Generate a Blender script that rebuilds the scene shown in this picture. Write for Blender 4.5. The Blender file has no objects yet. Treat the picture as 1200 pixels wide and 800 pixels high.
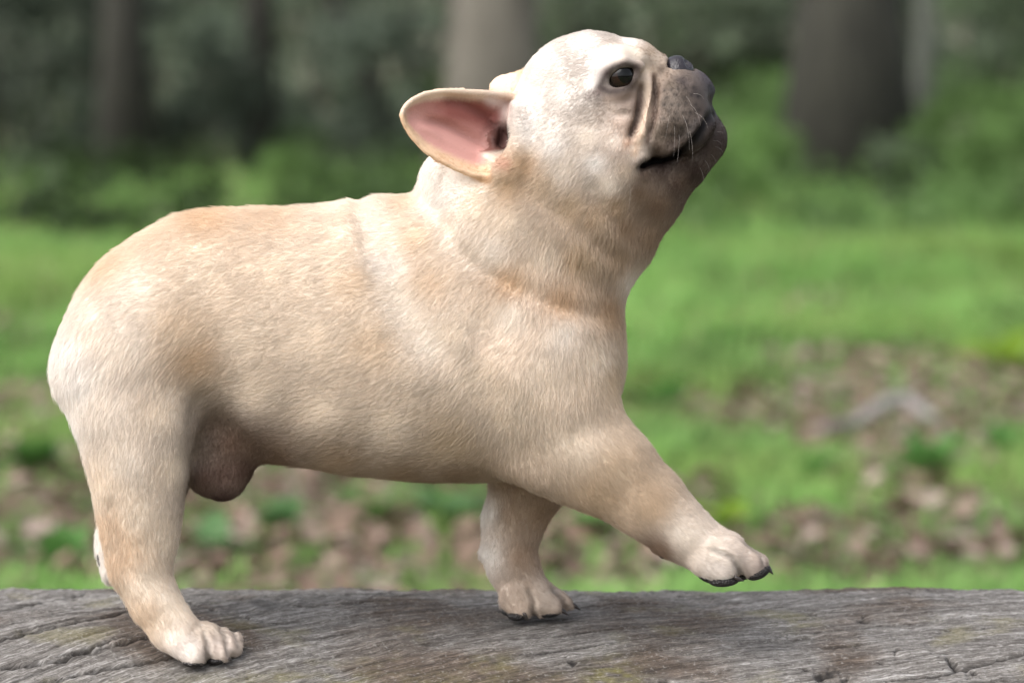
import bpy, bmesh, math, random, time
import numpy as np
from mathutils import Vector

T0 = time.time()
rng = np.random.default_rng(7)
random.seed(7)
scene = bpy.context.scene
col = scene.collection
R = math.radians

# ------------------------------------------------------------------ camera
D = 2.5                    # camera to the plane the dog walks in
ZC = 0.74                  # height of the picture's centre in that plane
PITCH = R(6.0)
FOCAL = 134.0
PX = 36.0 / 1200.0 / FOCAL          # tangent per photograph pixel
PXM = D * PX                        # metres per photograph pixel in the dog's plane
CAM = np.array([0.0, -D * math.cos(PITCH), ZC + D * math.sin(PITCH)])
FWD = np.array([0.0, math.cos(PITCH), -math.sin(PITCH)])
UP = np.array([0.0, math.sin(PITCH), math.cos(PITCH)])

cam_data = bpy.data.cameras.new('camera')
cam = bpy.data.objects.new('camera', cam_data)
col.objects.link(cam)
cam.location = CAM
cam.rotation_euler = (R(90) - PITCH, 0, 0)
cam_data.lens = FOCAL
cam_data.sensor_width = 36
cam_data.clip_start = 0.05
cam_data.clip_end = 1000
cam_data.dof.use_dof = True
cam_data.dof.focus_distance = D - 0.045
cam_data.dof.aperture_fstop = 6.0
cam_data.dof.aperture_blades = 9
scene.camera = cam

# ------------------------------------------------------------------ world, sun, exposure
SUN_EL, SUN_AZ = R(50), R(-128)      # azimuth clockwise from +Y: the light comes from the left, a little from the camera's side
world = bpy.data.worlds.new('World')
scene.world = world
world.use_nodes = True
nt = world.node_tree
sky = nt.nodes.new('ShaderNodeTexSky')
sky.sky_type = 'NISHITA'
sky.sun_disc = False
sky.sun_elevation = SUN_EL
sky.sun_rotation = SUN_AZ % (2 * math.pi)
sky.air_density = 1.0
sky.dust_density = 4.0
sky.ozone_density = 1.0
bgn = nt.nodes['Background']
hs = nt.nodes.new('ShaderNodeHueSaturation')
hs.inputs['Saturation'].default_value = 0.35       # overcast: a nearly colourless sky
nt.links.new(sky.outputs[0], hs.inputs['Color'])
nt.links.new(hs.outputs[0], bgn.inputs[0])
bgn.inputs[1].default_value = 0.15

sun_data = bpy.data.lights.new('sun', 'SUN')
sun_data.energy = 1.15
sun_data.angle = R(60)
sun_data.color = (1.0, 0.98, 0.95)
sun = bpy.data.objects.new('sun', sun_data)
col.objects.link(sun)
sun_dir = Vector((math.sin(SUN_AZ) * math.cos(SUN_EL), math.cos(SUN_AZ) * math.cos(SUN_EL), math.sin(SUN_EL)))
sun.rotation_euler = sun_dir.to_track_quat('Z', 'Y').to_euler()

vs = scene.view_settings
vs.view_transform = 'Standard'
vs.look = 'None'
vs.exposure = 1.04
vs.gamma = 1.0
vs.use_curve_mapping = False
scene.render.engine = 'CYCLES'
cy = scene.cycles
cy.use_denoising = True
cy.denoising_prefilter = 'ACCURATE'
cy.max_bounces = 8
cy.diffuse_bounces = 4
cy.glossy_bounces = 3
cy.transmission_bounces = 4
cy.caustics_reflective = False
cy.caustics_refractive = False
try:
    cy.denoiser = 'OPENIMAGEDENOISE'
except Exception:
    pass
try:
    scene.cycles_curves.shape = 'RIBBONS'
except Exception:
    pass


# ------------------------------------------------------------------ helpers
def P(px, py, y=0.0):
    """World point seen at photograph pixel (px, py) at world depth y."""
    d = FWD + np.array([1.0, 0, 0]) * (px - 600) * PX + UP * (400 - py) * PX
    return CAM + d * ((y - CAM[1]) / d[1])


def scale_at(y):
    return (y - CAM[1]) / math.cos(PITCH) * PX * 1.0


def ground_at(px, py, z=0.0):
    d = FWD + np.array([1.0, 0, 0]) * (px - 600) * PX + UP * (400 - py) * PX
    return CAM + d * ((z - CAM[2]) / d[2])


def to_px(v):
    """World points (n,3) to photograph pixels and depth in dog-plane pixels."""
    q = v - CAM
    z = q @ FWD
    return np.stack([600 + q[:, 0] / z / PX, 400 - (q @ UP) / z / PX, v[:, 1] / PXM], 1)


def lin(r, g, b):
    def f(c):
        c /= 255.0
        return c / 12.92 if c <= 0.04045 else ((c + 0.055) / 1.055) ** 2.4
    return (f(r), f(g), f(b), 1.0)


def mesh_obj(name, verts, faces, mat=None, parent=None, smooth=True):
    me = bpy.data.meshes.new(name)
    verts = np.asarray(verts, np.float32)
    if isinstance(faces, np.ndarray):
        n, k = faces.shape
        me.vertices.add(len(verts))
        me.vertices.foreach_set('co', verts.ravel())
        me.loops.add(n * k)
        me.loops.foreach_set('vertex_index', faces.astype(np.int32).ravel())
        me.polygons.add(n)
        me.polygons.foreach_set('loop_start', np.arange(0, n * k, k, dtype=np.int32))
        me.polygons.foreach_set('loop_total', np.full(n, k, np.int32))
        me.update(calc_edges=True)
    else:
        me.from_pydata([tuple(map(float, v)) for v in verts], [], faces)
    if smooth:
        me.polygons.foreach_set('use_smooth', [True] * len(me.polygons))
    if mat:
        me.materials.append(mat)
    me.validate()
    o = bpy.data.objects.new(name, me)
    col.objects.link(o)
    if parent:
        o.parent = parent
    return o


def tag(o, label=None, cat=None, group=None, kind=None):
    if label: o['label'] = label
    if cat: o['category'] = cat
    if group: o['group'] = group
    if kind: o['kind'] = kind
    return o


def empty(name, loc=(0, 0, 0), rz=0.0):
    o = bpy.data.objects.new(name, None)
    o.empty_display_size = 0.05
    o.location = loc
    o.rotation_euler.z = rz
    col.objects.link(o)
    return o


def set_color_attr(o, name, c):
    a = o.data.attributes.new(name, 'FLOAT_COLOR', 'POINT')
    c4 = np.ones((len(c), 4), np.float32)
    c4[:, :3] = c[:, :3]
    a.data.foreach_set('color', c4.ravel())


def new_mat(name):
    m = bpy.data.materials.new(name)
    m.use_nodes = True
    n = m.node_tree.nodes
    return m, n, m.node_tree.links, n['Principled BSDF']


def ramp(nodes, stops):
    r = nodes.new('ShaderNodeValToRGB')
    e = r.color_ramp.elements
    while len(e) < len(stops):
        e.new(0.5)
    for i, (p, c) in enumerate(stops):
        e[i].position = p
        e[i].color = c
    return r


# cheap smooth value noise for numpy geometry (lattice of hashed values, cubic fade)
_LAT = np.random.default_rng(99).random((64, 64, 64)).astype(np.float32)


def vnoise(p, freq):
    q = np.asarray(p, np.float32) * freq
    i = np.floor(q).astype(np.int32)
    f = q - i
    f = f * f * (3 - 2 * f)
    i0, i1 = i & 63, (i + 1) & 63
    out = 0
    for dx in (0, 1):
        wx = f[:, 0] if dx else 1 - f[:, 0]
        ix = (i1 if dx else i0)[:, 0]
        for dy in (0, 1):
            wy = f[:, 1] if dy else 1 - f[:, 1]
            iy = (i1 if dy else i0)[:, 1]
            for dz in (0, 1):
                wz = f[:, 2] if dz else 1 - f[:, 2]
                iz = (i1 if dz else i0)[:, 2]
                out = out + _LAT[ix, iy, iz] * wx * wy * wz
    return out * 2 - 1
# ================================================================== THE GROUND AND THE WOOD BEHIND
def lawn_mix(x, y):
    """0 = leaf litter, 1 = grass, by place on the ground."""
    p = np.stack([x, y * 0.6, np.zeros_like(x)], 1)
    n = vnoise(p, 1.1) * 0.5 + vnoise(p + 7, 2.7) * 0.45 + vnoise(p + 3, 6.0) * 0.25
    far = np.clip((y - 7.0) / 3.0, 0, 1)
    g = 0.50 + 0.75 * n + 0.42 * far
    for (cx, cy, r, a) in LITTER_SPOTS:
        g -= a * np.exp(-(((x - cx) / r) ** 2 + ((y - cy) / (r * 2.2)) ** 2))
    g -= 0.22 * np.clip((4.4 - y) / 1.0, 0, 1)
    return np.clip(g, 0, 1)


LITTER_SPOTS = []
for (px, py, r, a) in ((50, 590, .26, 1.0), (300, 590, .16, .6), (780, 600, .12, .5), (985, 655, .16, .8), (1150, 455, .34, .9), (955, 430, .16, .8), (850, 488, .17, .7), (1000, 500, .26, .9), (1170, 660, .16, .8),
                       (270, 655, .16, .7), (380, 660, .16, .7), (500, 680, .2, .7), (690, 680, .2, .6), (440, 560, .12, .5), (1060, 610, .12, .4), (340, 560, .16, .5), (30, 470, .2, .5)):
    g = ground_at(px, py)
    LITTER_SPOTS.append((g[0], g[1], r, a))


def wood_zone(y):
    return np.clip((y - 9.6) / 2.0, 0, 1)


gx = np.unique(np.r_[np.linspace(-45, -6, 20), np.linspace(-6, 6, 97), np.linspace(6, 45, 20)])
gy = np.unique(np.r_[np.linspace(-8, 2, 12), np.linspace(2, 20, 145), np.linspace(20, 140, 30)])
GX, GY = np.meshgrid(gx, gy, indexing='ij')
gp = np.stack([GX.ravel(), GY.ravel(), np.zeros(GX.size)], 1)
gp[:, 2] = 0.025 * vnoise(gp, 1.3) + 0.010 * vnoise(gp + 4, 4.0) - 0.02
gp[:, 2] += np.clip((gp[:, 1] - 14) / 60, 0, 2) * 0.9
ii = np.arange(GX.size).reshape(GX.shape)
gf = np.stack([ii[:-1, :-1].ravel(), ii[1:, :-1].ravel(), ii[1:, 1:].ravel(), ii[:-1, 1:].ravel()], 1)


def ground_z(x, y):
    p = np.array([[x, y, 0.0]])
    return float(0.025 * vnoise(p, 1.3)[0] + 0.010 * vnoise(p + np.array([4, 4, 4]), 4.0)[0] - 0.02 + min(max((y - 14) / 60, 0), 2) * 0.9)


m_ground, n_, l_, b_ = new_mat('woodland_floor')
tc = n_.new('ShaderNodeTexCoord')
na = n_.new('ShaderNodeTexNoise'); na.inputs['Scale'].default_value = 1.6; na.inputs['Detail'].default_value = 6; na.inputs['Roughness'].default_value = 0.65
nb = n_.new('ShaderNodeTexNoise'); nb.inputs['Scale'].default_value = 22; nb.inputs['Detail'].default_value = 4
vo = n_.new('ShaderNodeTexVoronoi'); vo.inputs['Scale'].default_value = 16
for q in (na, nb, vo): l_.new(tc.outputs['Object'], q.inputs['Vector'])
litter = ramp(n_, [(0.0, (0.075, 0.068, 0.046, 1)), (0.45, (0.16, 0.14, 0.10, 1)), (0.8, (0.27, 0.225, 0.18, 1))])
l_.new(vo.outputs['Color'], litter.inputs[0])
green = ramp(n_, [(0.3, (0.05, 0.10, 0.025, 1)), (0.7, (0.10, 0.19, 0.045, 1))])
l_.new(nb.outputs['Fac'], green.inputs[0])
at = n_.new('ShaderNodeAttribute'); at.attribute_name = 'grassy'
mx = n_.new('ShaderNodeMix'); mx.data_type = 'RGBA'
l_.new(at.outputs['Fac'], mx.inputs['Factor']); l_.new(litter.outputs[0], mx.inputs[6]); l_.new(green.outputs[0], mx.inputs[7])
l_.new(mx.outputs[2], b_.inputs['Base Color'])
b_.inputs['Roughness'].default_value = 0.9
bp = n_.new('ShaderNodeBump'); bp.inputs['Strength'].default_value = 0.6; bp.inputs['Distance'].default_value = 0.03
l_.new(nb.outputs['Fac'], bp.inputs['Height']); l_.new(bp.outputs[0], b_.inputs['Normal'])
ground = mesh_obj('ground', gp, gf, m_ground)
ground['kind'] = 'structure'
gr = lawn_mix(gp[:, 0], gp[:, 1]) * (1 - 0.75 * wood_zone(gp[:, 1]))
set_color_attr(ground, 'grassy', np.stack([gr] * 3, 1))


def leaf_mat(name, trans=0.35, rough=0.55):
    m, n_, l_, b_ = new_mat(name)
    at = n_.new('ShaderNodeAttribute'); at.attribute_name = 'tint'
    oi = n_.new('ShaderNodeObjectInfo')
    hv = n_.new('ShaderNodeHueSaturation')
    mr = n_.new('ShaderNodeMapRange'); mr.inputs['To Min'].default_value = 0.8; mr.inputs['To Max'].default_value = 1.2
    l_.new(oi.outputs['Random'], mr.inputs[0]); l_.new(mr.outputs[0], hv.inputs['Value'])
    l_.new(at.outputs['Color'], hv.inputs['Color']); l_.new(hv.outputs[0], b_.inputs['Base Color'])
    b_.inputs['Roughness'].default_value = rough
    b_.inputs['Specular IOR Level'].default_value = 0.25
    if trans > 0:
        tr = n_.new('ShaderNodeBsdfTranslucent'); ms = n_.new('ShaderNodeMixShader'); ms.inputs[0].default_value = trans
        l_.new(hv.outputs[0], tr.inputs[0]); l_.new(b_.outputs[0], ms.inputs[1]); l_.new(tr.outputs[0], ms.inputs[2])
        l_.new(ms.outputs[0], n_['Material Output'].inputs[0])
    return m


m_leaf = leaf_mat('living_leaves', 0.5)
m_grass = leaf_mat('grass_blades', 0.4)
m_dead = leaf_mat('dry_leaves', 0.15, 0.7)


def blades(cx, cy, h, wdt, lean, az, colr, name, mat):
    """Curved grass blades: five points each."""
    n = len(cx)
    cz = 0.025 * vnoise(np.stack([cx, cy, 0 * cx], 1), 1.3) + 0.010 * vnoise(np.stack([cx, cy, 0 * cx], 1) + 4, 4.0) - 0.02 + np.clip((cy - 14) / 60, 0, 2) * 0.9
    a = np.stack([np.cos(az), np.sin(az), 0 * az], 1); s = np.stack([-np.sin(az), np.cos(az), 0 * az], 1)
    b = np.stack([cx, cy, cz], 1)
    up = np.array([0, 0, 1.0])
    mid = b + up * (h * 0.55)[:, None] + a * (lean * h * 0.25)[:, None]
    tip = b + up * (h * (1 - 0.35 * lean))[:, None] + a * (lean * h)[:, None]
    w2 = (wdt / 2)[:, None]
    V = np.stack([b - s * w2, b + s * w2, mid - s * w2 * 0.85, mid + s * w2 * 0.85, tip], 1).reshape(-1, 3)
    k = np.arange(n)[:, None] * 5
    F = np.concatenate([k + np.array([[0, 1, 3]]), k + np.array([[0, 3, 2]]), k + np.array([[2, 3, 4]])])
    o = mesh_obj(name, V, F, mat)
    set_color_attr(o, 'tint', np.repeat(colr, 5, 0))
    return o


def in_view_points(n, y0, y1, pad=1.5):
    y = (y0 ** 0.6 + rng.random(n) * (y1 ** 0.6 - y0 ** 0.6)) ** (1 / 0.6)
    x = rng.uniform(-1, 1, n) * (0.135 * (y + D) * pad + 0.5)
    return x, y


x, y = in_view_points(420000, 2.2, 15.5)
gm = lawn_mix(x, y)
keep = rng.random(len(x)) < np.clip((gm - 0.14) * 1.5, 0.18, 1) * (1 - 0.8 * wood_zone(y))
x, y, gm = x[keep], y[keep], gm[keep]
n = len(x)
pv = np.stack([x, y, 0 * x], 1)
hh = (0.035 + 0.050 * gm) * rng.uniform(0.6, 1.5, n) * (1 + 0.5 * vnoise(pv, 0.9))
gc = np.array([0.195, 0.350, 0.095])[None] * (1 + 0.32 * vnoise(pv + 2, 1.7) + 0.40 * vnoise(pv, 7))[:, None] * rng.uniform(0.7, 1.3, (n, 1))
yel = np.clip(vnoise(pv + 11, 2.2) * 0.8 + 0.1, 0, 1)[:, None]
gc = gc * (1 - yel * 0.5) + np.array([0.30, 0.37, 0.10])[None] * yel * 0.5
straw = rng.random(n) < 0.06
gc[straw] = np.array([0.26, 0.21, 0.12])
grass = blades(x, y, hh, rng.uniform(0.004, 0.008, n), rng.uniform(0.1, 1.0, n), rng.uniform(0, 2 * np.pi, n), gc, 'grass', m_grass)
tag(grass, 'short green grass growing in patches behind the log', 'grass', kind='stuff')
print('grass', n, round(time.time() - T0, 1))


# ---- dry leaves
def dead_leaf_shape(seed):
    r = np.random.default_rng(seed)
    # an oval leaf outline with a pointed tip, folded along its rib and curled
    t = np.linspace(0, 1, 6)
    wv = np.array([0.03, 0.24, 0.34, 0.30, 0.16, 0.0]) * r.uniform(0.85, 1.2)
    cur = r.uniform(0.25, 0.6); fold = r.uniform(0.15, 0.5)
    V, F = [], []
    for k in range(6):
        z = cur * ((t[k] - 0.5) ** 2) * 1.2
        e = wv[k] * (1 + r.uniform(-.15, .15))
        V += [(t[k] - 0.5, -e, z + fold * e), (t[k] - 0.5, 0, z), (t[k] - 0.5, e, z + fold * e * r.uniform(0.5, 1.3))]
    for k in range(5):
        a = 3 * k
        F += [(a, a + 1, a + 4, a + 3), (a + 1, a + 2, a + 5, a + 4)]
    return np.array(V), np.array(F)


DEAD = [dead_leaf_shape(s) for s in range(5)]
DEADC = [(0.19, 0.130, 0.095), (0.25, 0.185, 0.145), (0.11, 0.072, 0.052), (0.31, 0.245, 0.205), (0.17, 0.115, 0.085)]
DEADL = ['mid brown curled', 'light brown folded', 'dark brown curled', 'pale beige dry', 'russet brown withered']
dead_meshes = []
for k, (v, f) in enumerate(DEAD):
    o = mesh_obj('fallen_leaf', v, f, m_dead)
    set_color_attr(o, 'tint', np.tile(np.array([DEADC[k]]), (len(v), 1)))
    dead_meshes.append(o.data)
    bpy.data.objects.remove(o)

x, y = in_view_points(42000, 2.3, 13.5, 1.35)
gm = lawn_mix(x, y)
keep = rng.random(len(x)) < np.clip(0.74 - gm * 0.85, 0.10, 1) * 0.72 * np.where(y > 9, 0.6, 1)
x, y = x[keep], y[keep]
sz = rng.uniform(0.028, 0.062, len(x))
apx = to_px(np.stack([x, y, 0 * x], 1))
inv = (apx[:, 0] > 0) & (apx[:, 0] < 1200) & (apx[:, 1] > 200) & (apx[:, 1] < 690)
# the largest ones in view are objects of their own
score = np.where(inv, sz / (y + D), 0)
order = np.argsort(-score)
single = order[:280]
rest = order[280:]
for i in single:
    kd_ = int(rng.integers(5))
    o = bpy.data.objects.new('fallen_leaf', dead_meshes[kd_])
    o.location = (x[i], y[i], ground_z(x[i], y[i]) + rng.uniform(0.012, 0.05))
    o.rotation_euler = (rng.uniform(-.6, .6), rng.uniform(-.6, .6), rng.uniform(0, 6.28))
    s = sz[i]; o.scale = (s, s, s)
    col.objects.link(o)
    tag(o, DEADL[kd_] + ' leaf lying in the grass behind the log', 'leaf', 'dry leaves fallen on the grass')
Vs, Fs, Cs, off = [], [], [], 0
for i in rest:
    k = int(rng.integers(5)); v, f = DEAD[k]
    a, b_, c_ = rng.uniform(-.6, .6), rng.uniform(-.6, .6), rng.uniform(0, 6.28)
    Rm = np.array([[math.cos(c_), -math.sin(c_), 0], [math.sin(c_), math.cos(c_), 0], [0, 0, 1]]) @ np.array([[1, 0, 0], [0, math.cos(a), -math.sin(a)], [0, math.sin(a), math.cos(a)]]) @ np.array([[math.cos(b_), 0, math.sin(b_)], [0, 1, 0], [-math.sin(b_), 0, math.cos(b_)]])
    Vs.append(v * sz[i] @ Rm.T + np.array([x[i], y[i], ground_z(x[i], y[i]) + rng.uniform(0.01, 0.04)]))
    Fs.append(f + off); off += len(v)
    Cs.append(np.tile(np.array([DEADC[k]]) * rng.uniform(0.75, 1.25), (len(v), 1)))
lo = mesh_obj('leaf_litter', np.concatenate(Vs), np.concatenate(Fs), m_dead)
set_color_attr(lo, 'tint', np.concatenate(Cs))
tag(lo, 'scattered brown leaf litter between the grass patches', 'leaf litter', kind='stuff')
print('litter', len(x), round(time.time() - T0, 1))


# ---- leaf clouds for shrubs and crowns
def leaf_cloud(nleaf, size, clumps, spread, seed, base, var=0.3):
    """clumps: list of (x, y, z, r). Leaves are diamond quads bunched round clump centres."""
    r = np.random.default_rng(seed)
    c = np.array(clumps)
    w = c[:, 3] ** 2; w /= w.sum()
    k = r.choice(len(c), nleaf, p=w)
    d = r.normal(0, 1, (nleaf, 3)); d /= np.linalg.norm(d, axis=1, keepdims=True)
    rad = r.random(nleaf) ** 0.45
    p = c[k, :3] + d * (c[k, 3] * rad * r.uniform(0.7, 1.0 + spread, nleaf))[:, None] * np.array([1, 1, 0.85])
    a = r.normal(0, 1, (nleaf, 3)); a[:, 2] *= 0.6; a /= np.linalg.norm(a, axis=1, keepdims=True)
    b = np.cross(a, r.normal(0, 1, (nleaf, 3))); b /= np.linalg.norm(b, axis=1, keepdims=True)
    s = size * r.uniform(0.6, 1.4, nleaf)[:, None]
    nn = np.cross(a, b)
    V = np.stack([p - a * s, p + b * s * 0.5 + nn * s * 0.15, p + a * s, p - b * s * 0.5 + nn * s * 0.15], 1).reshape(-1, 3)
    F = np.arange(nleaf * 4).reshape(-1, 4)
    cl = r.uniform(1 - var, 1 + var, len(c))
    C = np.array(base)[None] * cl[k][:, None] * r.uniform(0.75, 1.25, nleaf)[:, None]
    return V, F, np.repeat(C, 4, 0)


def tube(path, radii, seg=10, wob=0.0, seed=0):
    r = np.random.default_rng(seed)
    path = np.array(path, float)
    V, F = [], []
    for i, p in enumerate(path):
        t = path[min(i + 1, len(path) - 1)] - path[max(i - 1, 0)]; t /= np.linalg.norm(t)
        u = np.cross(t, [0.3, 1, 0.1]); u /= np.linalg.norm(u); w = np.cross(t, u)
        for k in range(seg):
            an = 2 * math.pi * k / seg
            q = radii[i] * (1 + wob * r.uniform(-1, 1))
            V.append(p + (u * math.cos(an) + w * math.sin(an)) * q)
    for i in range(len(path) - 1):
        for k in range(seg):
            F.append((i * seg + k, i * seg + (k + 1) % seg, (i + 1) * seg + (k + 1) % seg, (i + 1) * seg + k))
    F.append(tuple(range(seg))[::-1]); F.append(tuple(range((len(path) - 1) * seg, len(path) * seg)))
    return V, F


def bark_mat(name, dark, light):
    m, n_, l_, b_ = new_mat(name)
    tc = n_.new('ShaderNodeTexCoord'); mp = n_.new('ShaderNodeMapping'); mp.inputs['Scale'].default_value = (9, 9, 1.6)
    nz = n_.new('ShaderNodeTexNoise'); nz.inputs['Scale'].default_value = 2.2; nz.inputs['Detail'].default_value = 8; nz.inputs['Roughness'].default_value = 0.65
    rp = ramp(n_, [(0.32, dark), (0.68, light)])
    l_.new(tc.outputs['Object'], mp.inputs[0]); l_.new(mp.outputs[0], nz.inputs['Vector']); l_.new(nz.outputs['Fac'], rp.inputs[0])
    l_.new(rp.outputs[0], b_.inputs['Base Color']); b_.inputs['Roughness'].default_value = 0.9
    bp = n_.new('ShaderNodeBump'); bp.inputs['Strength'].default_value = 0.8; bp.inputs['Distance'].default_value = 0.03
    l_.new(nz.outputs['Fac'], bp.inputs['Height']); l_.new(bp.outputs[0], b_.inputs['Normal'])
    return m


m_bark = bark_mat('dark_brown_bark', (0.016, 0.015, 0.011, 1), (0.044, 0.042, 0.031, 1))
m_bark2 = bark_mat('pale_brown_bark', (0.085, 0.075, 0.060, 1), (0.175, 0.158, 0.130, 1))
m_bark3 = bark_mat('grey_green_bark', (0.10, 0.105, 0.088, 1), (0.18, 0.19, 0.16, 1))

crown_shapes = []
for s in range(3):
    r = np.random.default_rng(50 + s)
    cl = [(r.uniform(-1.6, 1.6), r.uniform(-1.6, 1.6), r.uniform(-1.2, 1.8), r.uniform(0.5, 1.0)) for _ in range(16)]
    crown_shapes.append(leaf_cloud(220, 0.10, cl, 0.3, 60 + s, (0.06, 0.11, 0.03)))


def tree(base, width, label, bark, lean=(0, 0), height=9.0, seed=0, cat='tree', crown=True, fork=False):
    b = np.array(base, float); b[2] = ground_z(b[0], b[1]) - 0.1
    o = empty('tree', b)
    tag(o, label, cat, 'trees of the wood behind the lawn')
    r = np.random.default_rng(seed)
    n = 14
    path, rad = [], []
    for i in range(n):
        t = i / (n - 1)
        z = height * t
        path.append((lean[0] * z + 0.05 * width * 4 * math.sin(3 * t + seed) * t, lean[1] * z, z))
        rad.append(width / 2 * ((1.0 - 0.6 * t) + 0.55 * math.exp(-z / 0.22)))
    v, f = tube(path, rad, 18, 0.06, seed)
    tr = mesh_obj('trunk', v, f, bark, o)
    nb_ = 3 if width < 0.3 else 5
    for k in range(nb_):
        z0 = r.uniform(0.35, 0.8) * height
        a = r.uniform(0, 6.28); L = r.uniform(1.0, 2.2)
        i = z0 / height
        p0 = np.array([lean[0] * z0, lean[1] * z0, z0])
        pts = [p0, p0 + np.array([math.cos(a), math.sin(a), 0.5]) * L * 0.5, p0 + np.array([math.cos(a), math.sin(a), 0.8]) * L]
        v, f = tube(pts, [width * 0.18, width * 0.12, width * 0.05], 8)
        mesh_obj('limb', v, f, bark, o)
    if crown:
        V, F, C = crown_shapes[seed % 3]
        if ('crown', seed % 3) not in CACHE:
            c = mesh_obj('crown', V, F, m_leaf, o, smooth=False)
            set_color_attr(c, 'tint', C)
            CACHE[('crown', seed % 3)] = c.data
        else:
            c = bpy.data.objects.new('crown', CACHE[('crown', seed % 3)]); col.objects.link(c); c.parent = o
        c.location = (lean[0] * height, lean[1] * height, height * 0.92)
        k = 0.9 + width
        c.scale = (k, k, k)
        c.rotation_euler.z = r.uniform(0, 6.28)
    return o


CACHE = {}


def at_depth(px, y):
    """Ground point under picture column px at world depth y."""
    p = P(px, 300, y)
    return (p[0], y, 0)


mpx = lambda w_px, y: w_px * PX * (y + D)
T = [
    (994, 12.6, 126, 'thick dark brown trunk at the right, bright weeds round its foot', m_bark, (0.0, 0), 11),
    (578, 13.2, 108, 'broad pale brown trunk behind the dog, next to its ear', m_bark2, (0.004, 0), 12),
    (1078, 13.4, 22, 'thin grey green trunk just right of the thick dark one', m_bark3, (0.01, 0), 13),
    (146, 13.4, 52, 'dark straight trunk at the left above the dog\'s rump', m_bark, (0.0, 0), 14),
    (302, 14.0, 36, 'dark slender trunk above the middle of the dog\'s back', m_bark, (0.012, 0), 15),
    (492, 14.0, 24, 'dark slim trunk leaning left beside the broad pale one', m_bark, (-0.42, 0), 16),
    (405, 20.0, 24, 'grey green trunk in the gap left of the leaning one', m_bark3, (0.02, 0), 17),
    (20, 18.0, 30, 'dark trunk at the left edge of the picture', m_bark, (0.01, 0), 18),
    (215, 22.0, 26, 'brown trunk far back between the two dark left ones', m_bark2, (-0.02, 0), 19),
    (700, 22.0, 30, 'grey green trunk far back above the dog\'s forehead', m_bark3, (0.0, 0), 20),
    (842, 24.0, 20, 'pale slender trunk far back above the dog\'s nose', m_bark3, (0.015, 0), 21),
    (900, 26.0, 26, 'grey green trunk deep in the wood left of the thick dark trunk', m_bark3, (-0.02, 0), 22),
    (1150, 21.0, 34, 'grey brown trunk near the right edge behind the bright bushes', m_bark3, (0.02, 0), 23),
    (1195, 24.0, 28, 'dark trunk far back at the right edge', m_bark, (0.0, 0), 24),
]
for (px, y, wpx, lab, bk, ln, sd) in T:
    tree(at_depth(px, y), mpx(wpx, y), lab, bk, ln, 8.5 + (sd % 4), sd)
# trees of the same wood on either side of the view and behind
tree(at_depth(-230, 15), 0.34, 'trunk of the wood just outside the left edge of the picture', m_bark, (0.0, 0), 10, 30)
tree(at_depth(1430, 16), 0.38, 'trunk of the wood just outside the right edge of the picture', m_bark, (0.0, 0), 10, 31)

SH = []
for s in range(4):
    r = np.random.default_rng(80 + s)
    cl = [(r.uniform(-.75, .75), r.uniform(-.5, .5), r.uniform(0.15, 1.5), r.uniform(0.16, 0.36)) for _ in range(22)]
    cl = [(a * (1.15 - 0.4 * c), b, c, q) for a, b, c, q in cl]
    SH.append(cl)
SHC = {'dark': (0.095, 0.120, 0.088), 'grey': (0.205, 0.250, 0.175), 'mid': (0.15, 0.20, 0.115), 'bright': (0.165, 0.275, 0.085), 'brown': (0.15, 0.138, 0.132)}


def shrub(px, y, sc, shape, tone, label, leaf=0.045, n=2600, name='shrub', group='shrubs at the edge of the wood'):
    g = at_depth(px, y)
    o = empty(name, (g[0], g[1], ground_z(g[0], g[1])), rng.uniform(-0.4, 0.4))
    tag(o, label, 'shrub', group)
    key = (shape, tone, leaf)
    if key not in CACHE:
        V, F, C = leaf_cloud(n if tone in ('bright', 'dark') else n // 2, leaf, SH[shape], 0.35, 100 + shape, SHC[tone], 0.45)
        f = mesh_obj('foliage', V, F, m_leaf, o, smooth=False)
        set_color_attr(f, 'tint', C)
        CACHE[key] = f.data
        r = np.random.default_rng(200 + shape)
        Vs, Fs, off = [], [], 0
        for k in range(7):
            c = SH[shape][k * 3]
            v, ff = tube([(c[0] * 0.15, c[1] * 0.15, 0), (c[0] * 0.6, c[1] * 0.6, c[2] * 0.6), (c[0], c[1], c[2])], [0.018, 0.012, 0.005], 6)
            Vs += v; Fs += [tuple(i + off for i in q) for q in ff]; off += len(v)
        st = mesh_obj('stems', Vs, Fs, m_bark, o)
        CACHE[key + ('s',)] = st.data
    else:
        f = bpy.data.objects.new('foliage', CACHE[key]); col.objects.link(f); f.parent = o
        st = bpy.data.objects.new('stems', CACHE[key + ('s',)]); col.objects.link(st); st.parent = o
    o.scale = (sc, sc, sc)
    return o


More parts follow.
